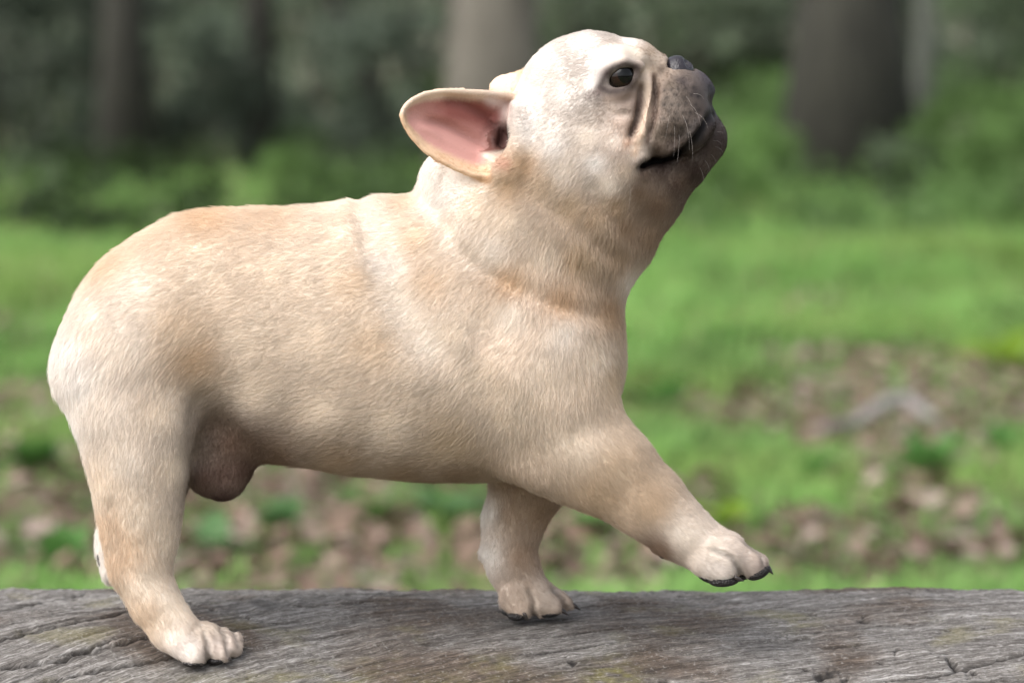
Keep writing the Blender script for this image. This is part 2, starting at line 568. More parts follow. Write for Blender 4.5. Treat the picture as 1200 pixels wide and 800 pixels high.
S = [
    (30, 14.0, 0.7, 0, 'dark', 'dark green shrub at the left edge, low against the trunk'),
    (110, 16.5, 1.0, 1, 'grey', 'grey green shrub beside the dark left trunk'),
    (215, 14.0, 0.55, 2, 'dark', 'dark low shrub above the dog\'s hips'),
    (330, 17.5, 1.0, 3, 'mid', 'middling green shrub behind the slender trunk over the back'),
    (395, 15.0, 0.7, 0, 'grey', 'grey green shrub above the dog\'s withers'),
    (440, 13.6, 0.45, 1, 'dark', 'dark low shrub to the left of the dog\'s ear'),
    (350, 20.0, 1.5, 2, 'grey', 'tall grey green shrub behind the withers shrub'),
    (240, 20.0, 1.3, 3, 'brown', 'tall bare brown shrub above the dog\'s loin'),
    (80, 20.0, 1.3, 1, 'brown', 'tall bare brown shrub above the dog\'s rump'),
    (0, 20.0, 1.3, 2, 'dark', 'tall dark shrub in the upper left corner'),
    (470, 20.0, 1.5, 0, 'grey', 'tall grey green shrub behind the leaning trunk'),
    (665, 18.5, 1.3, 1, 'mid', 'green shrub beside the broad pale trunk, above the head'),
    (750, 19.5, 1.4, 2, 'grey', 'grey green shrub above the dog\'s nose'),
    (850, 18.0, 0.95, 3, 'grey', 'pale grey green shrub in front of the dog\'s nose'),
    (890, 12.0, 0.22, 0, 'bright', 'bright green bush left of the thick dark trunk'),
    (860, 11.4, 0.18, 2, 'bright', 'low bright bush in front of the dog\'s throat'),
    (1052, 11.2, 0.20, 1, 'mid', 'leafy sapling bush across the foot of the thick trunk'),
    (1120, 12.2, 0.28, 2, 'bright', 'bright green bush right of the thick dark trunk'),
    (1190, 12.6, 0.30, 3, 'bright', 'bright green bush at the right edge of the picture'),
    (975, 10.6, 0.13, 1, 'bright', 'low bright weeds bunched at the foot of the thick trunk'),
    (1165, 16.5, 0.6, 0, 'mid', 'green shrub above the bright bushes at the right'),
    (1110, 19.0, 1.4, 3, 'grey', 'tall grey green shrub behind the thin grey trunk'),
    (915, 20.0, 1.2, 1, 'grey', 'tall pale shrub behind the thick trunk on its left'),
    (775, 11.6, 0.20, 3, 'mid', 'low green bush behind the dog\'s throat'),
    (40, 11.6, 0.16, 2, 'mid', 'low green tuft at the left lawn edge behind the rump'),
    (335, 11.4, 0.16, 1, 'bright', 'low bright tuft just above the dog\'s back'),
    (1000, 19.0, 1.2, 2, 'grey', 'grey green shrub straight behind the thick dark trunk'),
]
for k, (px, y, sc, sh, tone, lab) in enumerate(S):
    shrub(px, y, sc, sh, tone, lab)

# the wood farther in reads as one mass
r = np.random.default_rng(5)
cl = [(r.uniform(-16, 16), r.uniform(25, 48), r.uniform(0.1, 7.5), r.uniform(0.5, 1.5)) for _ in range(420)]
V, F, C = leaf_cloud(26000, 0.14, cl, 0.4, 6, (0.36, 0.41, 0.31), 0.35)  # leaf colour lightened in place of distance haze
# the left of the wood is darker, the right paler
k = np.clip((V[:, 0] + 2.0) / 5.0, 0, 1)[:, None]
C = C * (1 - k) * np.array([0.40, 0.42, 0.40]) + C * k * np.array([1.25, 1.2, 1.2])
fw = mesh_obj('far_wood', V, F, m_leaf, smooth=False)
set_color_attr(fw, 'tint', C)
tag(fw, 'far off leafy wood closing the view behind the trunks', 'wood', kind='stuff')

# ground plants at the edge of the wood: one leafy mass
r = np.random.default_rng(15)
cl = []
for _ in range(520):
    y = r.uniform(9.8, 20); x = r.uniform(-1, 1) * (0.135 * (y + D) * 1.5)
    right = 1.0 if x > 0.3 else 0.45
    cl.append((x, y, r.uniform(0.02, 0.20) * right * min(1.0, 0.35 + 0.65 * max(0.0, (y - 11) / 3.0)) + 0.03 + min(max((y - 14) / 60, 0), 2) * 0.9, r.uniform(0.09, 0.22) * (0.6 + 0.4 * right)))
V, F, C = leaf_cloud(22000, 0.035, cl, 0.3, 16, (0.115, 0.195, 0.062), 0.45)
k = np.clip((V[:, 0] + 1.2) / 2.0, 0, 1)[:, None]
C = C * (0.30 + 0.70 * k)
ug = mesh_obj('undergrowth', V, F, m_leaf, smooth=False)
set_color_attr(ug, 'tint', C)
tag(ug, 'low green undergrowth along the edge of the wood', 'undergrowth', kind='stuff')


# ---- weeds with broad leaves in the lawn
def broad_leaf():
    t = np.linspace(0, 1, 6); wv = np.array([0.04, 0.2, 0.28, 0.25, 0.14, 0.0])
    V, F = [], []
    for k in range(6):
        z = 0.55 * t[k] - 0.5 * t[k] ** 2
        V += [(t[k], -wv[k], z + 0.25 * wv[k]), (t[k], 0, z), (t[k], wv[k], z + 0.25 * wv[k])]
    for k in range(5):
        a = 3 * k
        F += [(a, a + 1, a + 4, a + 3), (a + 1, a + 2, a + 5, a + 4)]
    return np.array(V), np.array(F)


BLV, BLF = broad_leaf()
WT = {'yellow': (0.26, 0.40, 0.05), 'green': (0.10, 0.23, 0.055), 'blue': (0.12, 0.23, 0.09)}
WM = {}
for kx, cc in WT.items():
    o = mesh_obj('leaf', BLV, BLF, m_leaf)
    set_color_attr(o, 'tint', np.tile(np.array([cc]), (len(BLV), 1)))
    WM[kx] = o.data
    bpy.data.objects.remove(o)
W = [(846, 612, .10, 'yellow', 'bright yellow green weed just above the lifted forepaw'), (1176, 425, .15, 'yellow', 'yellow green weed at the right edge beside the leaf patch'),
     (950, 560, .10, 'green', 'green rosette weed beyond the lifted paw'), (1090, 545, .12, 'green', 'green weed below the pale fallen branch'),
     (1180, 520, .12, 'green', 'dark green weed at the right edge'), (770, 470, .13, 'green', 'green weed in front of the dog\'s chest'),
     (330, 612, .10, 'blue', 'blue green weed under the front of the belly'), (430, 600, .10, 'green', 'green weed under the middle of the belly'),
     (520, 600, .11, 'blue', 'blue green weed left of the standing foreleg'), (250, 640, .10, 'blue', 'blue green weed right of the hind leg'),
     (40, 545, .13, 'green', 'green weed left of the dog\'s thigh'), (70, 660, .11, 'green', 'bright green weed left of the hock'),
     (690, 620, .10, 'green', 'green weed under the lifted foreleg'), (960, 690, .09, 'green', 'green weed touching the top edge of the log at right'),
     (850, 400, .13, 'green', 'green weed on the lawn right of the chest')]
for (px, py, sc, tone, lab) in W:
    g = ground_at(px, py + 12)
    o = empty('weed_plant', (g[0], g[1], ground_z(g[0], g[1]) + 0.01))
    tag(o, lab, 'plant', 'broad leaved weeds in the lawn')
    nl = 8
    for k in range(nl):
        c = bpy.data.objects.new('leaf', WM[tone]); col.objects.link(c); c.parent = o
        c.rotation_euler = (0, -rng.uniform(0.0, 0.8), k * 6.283 / nl * 1.0 + rng.uniform(-.3, .3))
        s = sc * rng.uniform(0.7, 1.15); c.scale = (s, s, s)

# ---- pale fallen branch arching over the leaf patch at the right
pts = [ground_at(972, 508), ground_at(1005, 503), ground_at(1038, 492), ground_at(1062, 490), ground_at(1092, 500), ground_at(1120, 517)]
hts = [0.02, 0.03, 0.06, 0.065, 0.04, 0.015]
bpath = []
for p, h in zip(pts, hts):
    bpath.append((p[0], pts[2][1] + 0.6 * (p[1] - pts[2][1]), ground_z(p[0], p[1]) + h))
bp_ = np.array(bpath); o0 = bp_.mean(0); o0[2] = 0.0
fbr = empty('fallen_branch', o0)
tag(fbr, 'pale grey fallen branch arching over dry leaves at the right', 'branch')
v, f = tube(bp_ - o0, [0.010, 0.014, 0.016, 0.015, 0.012, 0.007], 12, 0.08, 3)
m_grey, n_, l_, b_ = new_mat('weathered_branch'); b_.inputs['Base Color'].default_value = (0.21, 0.195, 0.185, 1); b_.inputs['Roughness'].default_value = 0.85
mesh_obj('stem', v, f, m_grey, fbr)
v, f = tube([bp_[1] - o0, bp_[1] - o0 + np.array([-0.10, -0.12, 0.0]), bp_[1] - o0 + np.array([-0.22, -0.2, -0.03])], [0.013, 0.010, 0.006], 10, 0.08, 4)
mesh_obj('side_branch', v, f, m_grey, fbr)
print('background', round(time.time() - T0, 1))
# ================================================================== THE LOG
LA, LB = 0.40, 0.275                    # half breadth and half height of the settled log
pa, pb = P(230, 783, -0.055)[1:], P(620, 729, 0.030)[1:]
best = None
for yl in np.linspace(-0.1, 0.25, 701):
    e = (pa[1] - LB * math.sqrt(1 - ((pa[0] - yl) / LA) ** 2)) - (pb[1] - LB * math.sqrt(1 - ((pb[0] - yl) / LA) ** 2))
    if best is None or abs(e) < abs(best[0]):
        best = (e, yl, pa[1] - LB * math.sqrt(1 - ((pa[0] - yl) / LA) ** 2))
LY, LZ = best[1], best[2]
print('log axis', LY, LZ, 'top', LZ + LB)


def log_z(y):
    return LZ + LB * np.sqrt(np.clip(1 - ((y - LY) / LA) ** 2, 0, 1))


fx = np.arange(-0.43, 0.43, 0.0011)
lx = np.r_[np.linspace(-1.7, -0.45, 26), fx, np.linspace(0.45, 1.7, 26)]
th_f = np.linspace(R(52), R(118), 340)  # fine part: what faces up and the camera
th = np.r_[th_f, np.linspace(R(121), R(411), 80)]
NX, NT = len(lx), len(th)
TH, LX = np.meshgrid(th, lx, indexing='xy')
LX = LX.reshape(NX, NT); TH = TH.reshape(NX, NT)
yy = LY + LA * np.cos(TH); zz = LZ + LB * np.sin(TH)
nyy = np.cos(TH) / LA; nzz_ = np.sin(TH) / LB
nl = np.hypot(nyy, nzz_); nyy /= nl; nzz_ /= nl
# grain lines spiral: towards the back as they run right, steeper on the left
arc = -(TH - R(90)) * 0.385             # + = towards the back
arc = (yy - LY)
hx = np.where(LX < 0.15, -0.5 * ((0.15 - LX) ** 2) * 1.5 + 0.22 * (LX - 0.15), 0.22 * (LX - 0.15))
acr = arc - hx                          # constant along a grain line
flat = lambda a: a.ravel()
w1 = np.stack([flat(LX) * 1.0, flat(acr) * 8, 0 * flat(LX)], 1)
warp = 0.0025 * vnoise(w1, 7.0) + 0.0006 * vnoise(w1 + 2, 24.0)
ac = flat(acr) + warp
alongc = flat(LX) + 0.3 * flat(arc)
g1 = vnoise(np.stack([alongc * 6, ac * 150, 0 * ac], 1), 1.0)
g2 = vnoise(np.stack([alongc * 16 + 9, ac * 420, 0 * ac + 3], 1), 1.0)
g3 = vnoise(np.stack([alongc * 45 + 5, ac * 900, 0 * ac + 8], 1), 1.0)
lump = vnoise(np.stack([flat(LX), flat(yy), flat(zz)], 1), 9.0)
lump2 = vnoise(np.stack([flat(LX), flat(yy), flat(zz)], 1) + 5, 26.0)
iso = np.stack([flat(LX), flat(yy), flat(zz)], 1)
rough_ = 0.0005 * vnoise(iso + 1, 130.0) + 0.0004 * vnoise(iso + 2, 290.0)
disp = rough_ * (1 + 0.9 * np.clip((flat(yy) - 0.06) / 0.05, 0, 1)) + 0.0022 * lump + 0.0012 * lump2 + 0.0005 * g1 + 0.0003 * g2 + 0.0002 * g3
# fissures where the grain noise crosses zero
fis = np.exp(-(g1 / 0.05) ** 2) * np.clip(vnoise(np.stack([alongc * 3 + 2, ac * 60, 0 * ac + 6], 1), 1.0) * 1.6 + 0.1, 0, 1)
disp -= 0.0015 * fis
# broken, lighter crust along the back
# long drying cracks, traced on the wood
dark = fis * 0.6


def on_log(px, py):
    for y in np.arange(-0.30, LY + 0.12, 0.0005):
        p = P(px, py, y)
        if p[2] <= log_z(y):
            return p
    return P(px, py, LY)


LXY = np.stack([flat(LX), flat(yy)], 1)
CR = [([(-60, 724), (0, 712), (75, 698), (100, 694)], 1.6, 4.0), ([(-40, 758), (0, 750), (60, 737), (130, 720), (160, 712)], 1.5, 4.0), ([(-30, 790), (0, 783), (60, 773), (120, 760), (172, 751), (240, 738)], 1.7, 4.5),
      ([(40, 800), (100, 789), (160, 777), (200, 769), (230, 762)], 1.3, 3.0), ([(60, 770), (130, 752), (180, 744)], 0.9, 2.2), ([(215, 704), (250, 714), (300, 726)], 1.0, 2), ([(0, 735), (50, 722), (110, 708)], 0.8, 1.6),
      ([(300, 716), (340, 712), (400, 710), (440, 705)], 1.2, 2.2), ([(560, 752), (650, 744), (740, 734), (830, 728)], 0.8, 1.4), ([(600, 770), (660, 760), (720, 752)], 0.8, 1.4), ([(640, 786), (700, 776), (740, 770)], 0.9, 1.8),
      ([(900, 748), (980, 738), (1050, 732), (1130, 726)], 1.0, 1.8), ([(960, 760), (1000, 756), (1030, 752)], 1.0, 2), ([(1040, 800), (1110, 790), (1200, 770), (1240, 760)], 1.0, 1.8), ([(1110, 772), (1120, 784), (1140, 790)], 1.4, 2.4)]
for path, wd, dp in CR:
    q = np.array([on_log(*p)[:2] for p in path])
    s = np.r_[0, np.cumsum(np.hypot(*np.diff(q, axis=0).T))]
    t = np.linspace(0, s[-1], 200)
    qq = np.stack([np.interp(t, s, q[:, k]) for k in (0, 1)], 1)
    qq[:, 1] += 0.0018 * vnoise(np.stack([qq[:, 0], 0 * t, 0 * t + dp], 1), 40.0) + 0.0008 * vnoise(np.stack([qq[:, 0], 0 * t, 0 * t + dp], 1), 150.0)
    m = np.nonzero((LXY[:, 0] > qq[:, 0].min() - .01) & (LXY[:, 0] < qq[:, 0].max() + .01) & (LXY[:, 1] > qq[:, 1].min() - .01) & (LXY[:, 1] < qq[:, 1].max() + .01) & (flat(TH) < R(125)))[0]
    dm = np.full(len(m), 1.0); tm = np.zeros(len(m))
    for k in range(200):
        d = np.hypot(LXY[m, 0] - qq[k, 0], LXY[m, 1] - qq[k, 1])
        b = d < dm
        dm[b] = d[b]; tm[b] = k / 199
    wv = wd * 0.0013 * np.clip(np.minimum(tm, 1 - tm) / 0.15, 0.25, 1) * (1 + 0.4 * vnoise(np.stack([tm * 30, 0 * tm, 0 * tm], 1), 1.0))
    e = np.exp(-(dm / wv) ** 2)
    disp[m] -= dp * 0.0016 * e
    dark[m] = np.maximum(dark[m], e)
# small pits
vn_pit = vnoise(np.c_[LXY, 0 * ac], 420.0) * 0.6 + vnoise(np.c_[LXY, 0 * ac] + 4, 180.0) * 0.5
for (px, py, r_) in ((392, 745, 2.4), (950, 721, 3.0), (1012, 728, 4.2), (1111, 740, 3.5), (1003, 758, 2.6), (960, 792, 6.5), (972, 790, 6.5), (945, 785, 3), (990, 799, 4), (1052, 763, 2), (816, 722, 2.4), (672, 775, 5), (1034, 779, 2.2), (780, 797, 4),
                     (1140, 789, 3.6), (338, 736, 2), (456, 725, 2), (920, 790, 2), (1155, 738, 1.8)):
    p = on_log(px, py)
    d = np.hypot((LXY[:, 0] - p[0]) * 0.7, (LXY[:, 1] - p[1]) * 0.55) * (1 + 0.9 * vn_pit)
    e = np.exp(-(d / (r_ * PXM * 0.8)) ** 4)
    e *= flat(TH) < R(125)
    disp -= 0.0022 * e
    dark = np.maximum(dark, e)
# knot ring on the back left shoulder
p = on_log(322, 707)
d = np.hypot((LXY[:, 0] - p[0]) / 1.0, (LXY[:, 1] - p[1]) * 0.55)
ring = np.exp(-((d - 0.016) / 0.004) ** 2) * (flat(TH) < R(125))
disp += 0.0015 * ring - 0.002 * np.exp(-(d / 0.011) ** 2)
dark = np.maximum(dark, 0.5 * np.exp(-(d / 0.010) ** 2))
# the outline of the back edge: a hump at 400 px, a dip at 650, a rise at 1050
prof = np.interp(flat(LX), [-1.7] + [(a - 600) * PXM * 1.05 for a in (0, 150, 300, 400, 470, 580, 720, 860, 980, 1080, 1200)] + [1.7],
                 [0, 0.000, -0.0005, 0.0005, 0.0022, 0.0008, -0.0010, 0.0000, -0.0004, 0.0008, 0.0020, 0.0010, 0])
disp += prof * np.clip((flat(yy) - 0.03) / 0.06, 0, 1) * (np.sin(flat(TH)) > 0.3)
LV = np.stack([flat(LX), flat(yy) + flat(nyy) * disp, flat(zz) + flat(nzz_) * disp], 1)
ii = np.arange(NX * NT).reshape(NX, NT)
i2 = np.roll(ii, -1, 1)
LF = np.stack([ii[:-1].ravel(), i2[:-1].ravel(), i2[1:].ravel(), ii[1:].ravel()], 1)[:, ::-1].copy()
# end caps (fans)
c0, c1 = len(LV), len(LV) + 1
LV = np.concatenate([LV, [[lx[0], LY, LZ], [lx[-1], LY, LZ]]])
cap = [(c0, ii[0, k], ii[0, (k + 1) % NT]) for k in range(NT)] + [(c1, ii[-1, (k + 1) % NT], ii[-1, k]) for k in range(NT)]

m_log, n_, l_, b_ = new_mat('weathered_grey_wood')
at = n_.new('ShaderNodeAttribute'); at.attribute_name = 'wood'          # x along the grain, y across, z fissure darkness
sp = n_.new('ShaderNodeSeparateXYZ'); l_.new(at.outputs['Vector'], sp.inputs[0])
cb = n_.new('ShaderNodeCombineXYZ'); l_.new(sp.outputs[0], cb.inputs[0]); l_.new(sp.outputs[1], cb.inputs[1])


def stretched(sx_, sy_, detail, rough=0.6):
    mp = n_.new('ShaderNodeMapping'); mp.inputs['Scale'].default_value = (sx_, sy_, 1)
    nz = n_.new('ShaderNodeTexNoise'); nz.inputs['Scale'].default_value = 1.0; nz.inputs['Detail'].default_value = detail; nz.inputs['Roughness'].default_value = rough
    l_.new(cb.outputs[0], mp.inputs[0]); l_.new(mp.outputs[0], nz.inputs['Vector'])
    return nz


fine = stretched(70, 520, 7, 0.75)
streak = stretched(9, 130, 5, 0.6)
tc = n_.new('ShaderNodeTexCoord')
patch = n_.new('ShaderNodeTexNoise'); patch.inputs['Scale'].default_value = 8; patch.inputs['Detail'].default_value = 5; l_.new(tc.outputs['Object'], patch.inputs['Vector'])
patch2 = n_.new('ShaderNodeTexNoise'); patch2.inputs['Scale'].default_value = 19; patch2.inputs['Detail'].default_value = 5
mpp = n_.new('ShaderNodeMapping'); mpp.inputs['Location'].default_value = (3, 7, 1); l_.new(tc.outputs['Object'], mpp.inputs[0]); l_.new(mpp.outputs[0], patch2.inputs['Vector'])
wood = ramp(n_, [(0.35, (0.028, 0.024, 0.021, 1)), (0.45, (0.082, 0.073, 0.066, 1)), (0.54, (0.175, 0.162, 0.150, 1)), (0.66, (0.44, 0.425, 0.41, 1))])
mixf = n_.new('ShaderNodeMix'); mixf.data_type = 'FLOAT'; mixf.inputs[0].default_value = 0.38
l_.new(fine.outputs['Fac'], mixf.inputs[2]); l_.new(streak.outputs['Fac'], mixf.inputs[3]); l_.new(mixf.outputs[0], wood.inputs[0])


def blend(a_sock, colr, fac_sock, mode='MIX'):
    mx = n_.new('ShaderNodeMix'); mx.data_type = 'RGBA'; mx.blend_type = mode
    l_.new(fac_sock, mx.inputs['Factor']); l_.new(a_sock, mx.inputs[6]); mx.inputs[7].default_value = colr
    return mx.outputs[2]


def window(sock, a, b, top):
    mr = n_.new('ShaderNodeMapRange'); mr.inputs['From Min'].default_value = a; mr.inputs['From Max'].default_value = b; mr.inputs['To Max'].default_value = top
    l_.new(sock, mr.inputs[0])
    return mr.outputs[0]


c = blend(wood.outputs[0], (0.50, 0.38, 0.29, 1), window(patch.outputs['Fac'], 0.49, 0.60, 0.85), 'MULTIPLY')   # brown stain
c = blend(c, (0.17, 0.15, 0.055, 1), window(patch2.outputs['Fac'], 0.58, 0.72, 0.35))                             # olive algae
at2 = n_.new('ShaderNodeAttribute'); at2.attribute_name = 'moss'
c = blend(c, (0.14, 0.125, 0.03, 1), at2.outputs['Fac'])
gritn = n_.new('ShaderNodeTexNoise'); gritn.inputs['Scale'].default_value = 330; gritn.inputs['Detail'].default_value = 4; gritn.inputs['Roughness'].default_value = 0.7
l_.new(tc.outputs['Object'], gritn.inputs['Vector'])
c = blend(c, (0.035, 0.030, 0.026, 1), window(gritn.outputs['Fac'], 0.56, 0.68, 0.75))                            # dark grit in the pores
c = blend(c, (0.55, 0.54, 0.52, 1), window(gritn.outputs['Fac'], 0.44, 0.34, 0.22))                               # raised pale fibres
c = blend(c, (0.012, 0.010, 0.009, 1), sp.outputs[2])
l_.new(c, b_.inputs['Base Color'])
b_.inputs['Roughness'].default_value = 0.82
b_.inputs['Specular IOR Level'].default_value = 0.3
bp = n_.new('ShaderNodeBump'); bp.inputs['Strength'].default_value = 0.5; bp.inputs['Distance'].default_value = 0.0016
ad = n_.new('ShaderNodeMath'); ad.operation = 'SUBTRACT'; l_.new(mixf.outputs[0], ad.inputs[0]); l_.new(gritn.outputs['Fac'], ad.inputs[1])
l_.new(ad.outputs[0], bp.inputs['Height']); l_.new(bp.outputs[0], b_.inputs['Normal'])

log_c = np.array([0, LY, LZ])
V_ = LV - log_c
me = bpy.data.meshes.new('log')
F_all = [tuple(q) for q in cap]
nq, nt_ = len(LF), len(cap)
me.vertices.add(len(V_)); me.vertices.foreach_set('co', V_.astype(np.float32).ravel())
li = np.r_[LF.ravel(), np.array(cap).ravel()].astype(np.int32)
me.loops.add(len(li)); me.loops.foreach_set('vertex_index', li)
me.polygons.add(nq + nt_)
me.polygons.foreach_set('loop_start', np.r_[np.arange(nq) * 4, nq * 4 + np.arange(nt_) * 3].astype(np.int32))
me.polygons.foreach_set('loop_total', np.r_[np.full(nq, 4), np.full(nt_, 3)].astype(np.int32))
me.update(calc_edges=True)
me.polygons.foreach_set('use_smooth', [True] * (nq + nt_))
me.materials.append(m_log)
me.validate()
log = bpy.data.objects.new('log', me)
log.location = log_c
col.objects.link(log)
tag(log, 'weathered grey fallen log with cracked grain that the dog walks on', 'log')
wa = np.zeros((len(LV), 3), np.float32)
wa[:len(alongc), 0] = alongc; wa[:len(alongc), 1] = ac; wa[:len(alongc), 2] = np.clip(dark, 0, 0.92)
a = me.attributes.new('wood', 'FLOAT_VECTOR', 'POINT'); a.data.foreach_set('vector', wa.ravel())
mo = np.zeros(len(LV))
for (px, py, rx, ry, s_) in ((720, 800, 30, 26, 0.8), (935, 728, 26, 18, 0.35), (578, 778, 22, 14, 0.45), (330, 800, 120, 14, 0.3), (480, 800, 120, 12, 0.25)):
    p = on_log(px, py)
    mo[:len(alongc)] += s_ * np.exp(-((LXY[:, 0] - p[0]) / (rx * PXM)) ** 2 - ((LXY[:, 1] - p[1]) / (ry * PXM * 2.2)) ** 2) * (0.6 + 0.8 * vnoise(np.c_[LXY, 0 * ac], 160.0)) * (flat(TH) < R(125))
set_color_attr(log, 'moss', np.clip(np.stack([mo] * 3, 1), 0, 0.9))
print('log', round(time.time() - T0, 1))

N_HAIR = 850000
# ================================================================== THE DOG
# The body is grown as one smooth implicit surface from tapered limbs and masses, then turned into a single mesh.
# Node: (px, py, depth, radius, half width across the body), all in dog-plane pixels (0.56 mm).
VOX = 0.0014
g_lo = np.array([-0.325, -0.115, 0.47])
g_hi = np.array([0.185, 0.115, 0.965])
g_n = np.ceil((g_hi - g_lo) / VOX).astype(int) + 1
SDF = np.full(g_n, 1.0, np.float32)
AX = [(g_lo[k] + VOX * np.arange(g_n[k])).astype(np.float32) for k in range(3)]


def _node(n):
    px, py, y, r, hw = n
    return np.array([*P(px, py, y * PXM), r * PXM * (1 + y * PXM / D), hw * PXM])


def _box(lo, hi):
    i0 = np.clip(np.floor((np.array(lo) - g_lo) / VOX).astype(int), 0, g_n - 1)
    i1 = np.clip(np.ceil((np.array(hi) - g_lo) / VOX).astype(int) + 1, 1, g_n)
    sl = tuple(slice(a, b) for a, b in zip(i0, i1))
    X = AX[0][sl[0]][:, None, None]; Y = AX[1][sl[1]][None, :, None]; Z = AX[2][sl[2]][None, None, :]
    return sl, X, Y, Z


def smin(a, b, k):
    h = np.maximum(k - np.abs(a - b), 0) / k
    return np.minimum(a, b) - h * h * k * 0.25


def chain_field(nodes, X, Y, Z, k):
    N = [_node(n) for n in nodes]
    if len(N) == 1:
        N = N * 2
    out = None
    for a, b in zip(N[:-1], N[1:]):
        dx, dz = b[0] - a[0], b[2] - a[2]
        L2 = dx * dx + dz * dz + 1e-12
        h = np.clip(((X - a[0]) * dx + (Z - a[2]) * dz) / L2, 0, 1)
        r = a[3] + (b[3] - a[3]) * h
        sy = (a[4] + (b[4] - a[4]) * h) / r
        nx = X - (a[0] + dx * h); nz = Z - (a[2] + dz * h)
        ny = (Y - (a[1] + (b[1] - a[1]) * h)) / sy
        n2 = nx * nx + nz * nz
        q = np.sqrt(n2 + ny * ny) + 1e-9
        g = np.sqrt(n2 + ny * ny / (sy * sy)) / q + 1e-6
        d = ((q - r) / g).astype(np.float32)
        out = d if out is None else smin(out, d, k)
    return out


def add_chain(nodes, k=30, ki=None, sub=False):
    """Blend a chain of nodes into the body (sub: carve it out)."""
    k *= PXM
    ki = (ki * PXM) if ki else k
    N = np.array([_node(n) for n in nodes])
    m = k + 0.006
    e = np.stack([N[:, 3], N[:, 4], N[:, 3]], 1) + m
    sl, X, Y, Z = _box((N[:, :3] - e).min(0), (N[:, :3] + e).max(0))
    d = chain_field(nodes, X, Y, Z, ki)
    SDF[sl] = -smin(-SDF[sl], d, k) if sub else smin(SDF[sl], d, k)


def add_cloud(pts, rad, k, sub=False):
    """Blend a dense sheet of points (a shell) of half thickness rad (per point) into the body."""
    m = k + 0.006 + float(np.max(rad))
    sl, X, Y, Z = _box(pts.min(0) - m, pts.max(0) + m)
    sh = SDF[sl].shape
    G = np.stack([np.broadcast_to(a, sh) for a in (X, Y, Z)], -1).reshape(-1, 3)
    d = np.empty(len(G), np.float32)
    p32 = pts.astype(np.float32); pp = (p32 ** 2).sum(1)
    rad = np.broadcast_to(np.asarray(rad, np.float32), len(pts))
    for s in range(0, len(G), 8000):
        g = G[s:s + 8000].astype(np.float32)
        c = p32.mean(0)
        gg = g - c; pc = p32 - c
        dd = np.sqrt(np.maximum((gg ** 2).sum(1)[:, None] + (pc ** 2).sum(1)[None] - 2 * gg @ pc.T, 0)) - rad[None]
        d[s:s + 8000] = dd.min(1)
    d = d.reshape(sh)
    SDF[sl] = -smin(-SDF[sl], d, k) if sub else smin(SDF[sl], d, k)


def both(nodes, **kw):
    add_chain(nodes, **kw)
    add_chain([(a, b, -y, r, w) for a, b, y, r, w in nodes], **kw)


# ---- trunk
add_chain([(172, 386, 0, 90, 84), (235, 369, 0, 112, 98), (300, 374, 0, 120, 104), (380, 394, 0, 144, 118),
           (450, 396, 0, 154, 128), (530, 414, 0, 141, 134), (600, 425, 0, 128, 134), (612, 410, 0, 104, 116)], k=30, ki=40)
add_chain([(120, 428, 0, 53, 62), (176, 354, 0, 54, 66)], k=40)                     # rump
add_chain([(460, 312, 0, 80, 80), (520, 305, 0, 78, 86)], k=16)                     # withers roll
# ---- neck and throat
add_chain([(518, 200, 0, 24, 62), (526, 225, 0, 32, 74), (545, 270, 0, 60, 90)], k=12)
add_chain([(565, 345, 0, 106, 116), (604, 272, 0, 112, 104), (646, 215, 0, 104, 94)], k=22, ki=30)
add_chain([(636, 340, 0, 84, 92), (672, 275, 0, 76, 80), (702, 225, 0, 58, 64)], k=40)
# ---- head
add_chain([(690, 125, 0, 86, 80)], k=24)
add_chain([(722, 92, 0, 51, 58), (748, 76, 0, 26, 40)], k=24)                        # forehead and brow
both([(652, 182, -30, 66, 62), (704, 188, -34, 62, 56)], k=30)                      # cheeks
add_chain([(752, 98, 0, 35, 46), (776, 95, 0, 29, 34)], k=12)                        # short nose bridge
add_chain([(800, 118, 0, 40, 42)], k=12)
both([(796, 118, -28, 33, 32), (795, 142, -42, 38, 33), (780, 158, -46, 27, 24)], k=10, ki=14)   # flews
add_chain([(757, 213, 0, 48, 50), (793, 189, 0, 36, 42), (819, 163, 0, 33, 34)], k=9)  # lower jaw
add_chain([(766, 232, 0, 32, 34), (738, 280, 0, 30, 40)], k=26)                      # throat skin
both([(736, 196, -36, 42, 36), (752, 214, -30, 34, 30)], k=22)                       # jowl
# ---- near hind leg
add_chain([(147, 440, -52, 87, 54), (162, 500, -62, 69, 44)], k=34)
add_chain([(162, 500, -64, 69, 44), (162, 548, -68, 57, 38), (163, 600, -70, 48, 33), (164, 636, -72, 41, 29),
           (163, 666, -74, 33, 26), (182, 706, -76, 29, 26), (206, 736, -78, 26, 27)], k=20, ki=18)
# ---- far hind leg, lifted in the trot
add_chain([(150, 438, 52, 86, 54), (165, 500, 64, 70, 44)], k=36)
add_chain([(165, 500, 66, 66, 42), (170, 560, 74, 50, 36), (160, 606, 78, 36, 28), (142, 632, 78, 27, 24), (136, 652, 78, 23, 26)], k=20, ki=20)
# ---- near foreleg, reaching forward
add_chain([(610, 430, -74, 98, 50), (650, 500, -80, 74, 46)], k=44)
add_chain([(650, 500, -82, 74, 44), (688, 533, -84, 61, 40), (722, 557, -84, 49, 35), (762, 590, -84, 41, 31), (797, 621, -84, 33, 28),
           (838, 650, -84, 30, 30)], k=24, ki=22)
# ---- far foreleg, standing
add_chain([(640, 500, 66, 76, 46), (622, 560, 66, 46, 38)], k=36)
add_chain([(622, 560, 66, 46, 36), (602, 610, 68, 36, 30), (596, 645, 68, 29.5, 27), (603, 668, 66, 28, 27), (618, 694, 64, 27, 30)], k=16, ki=16)
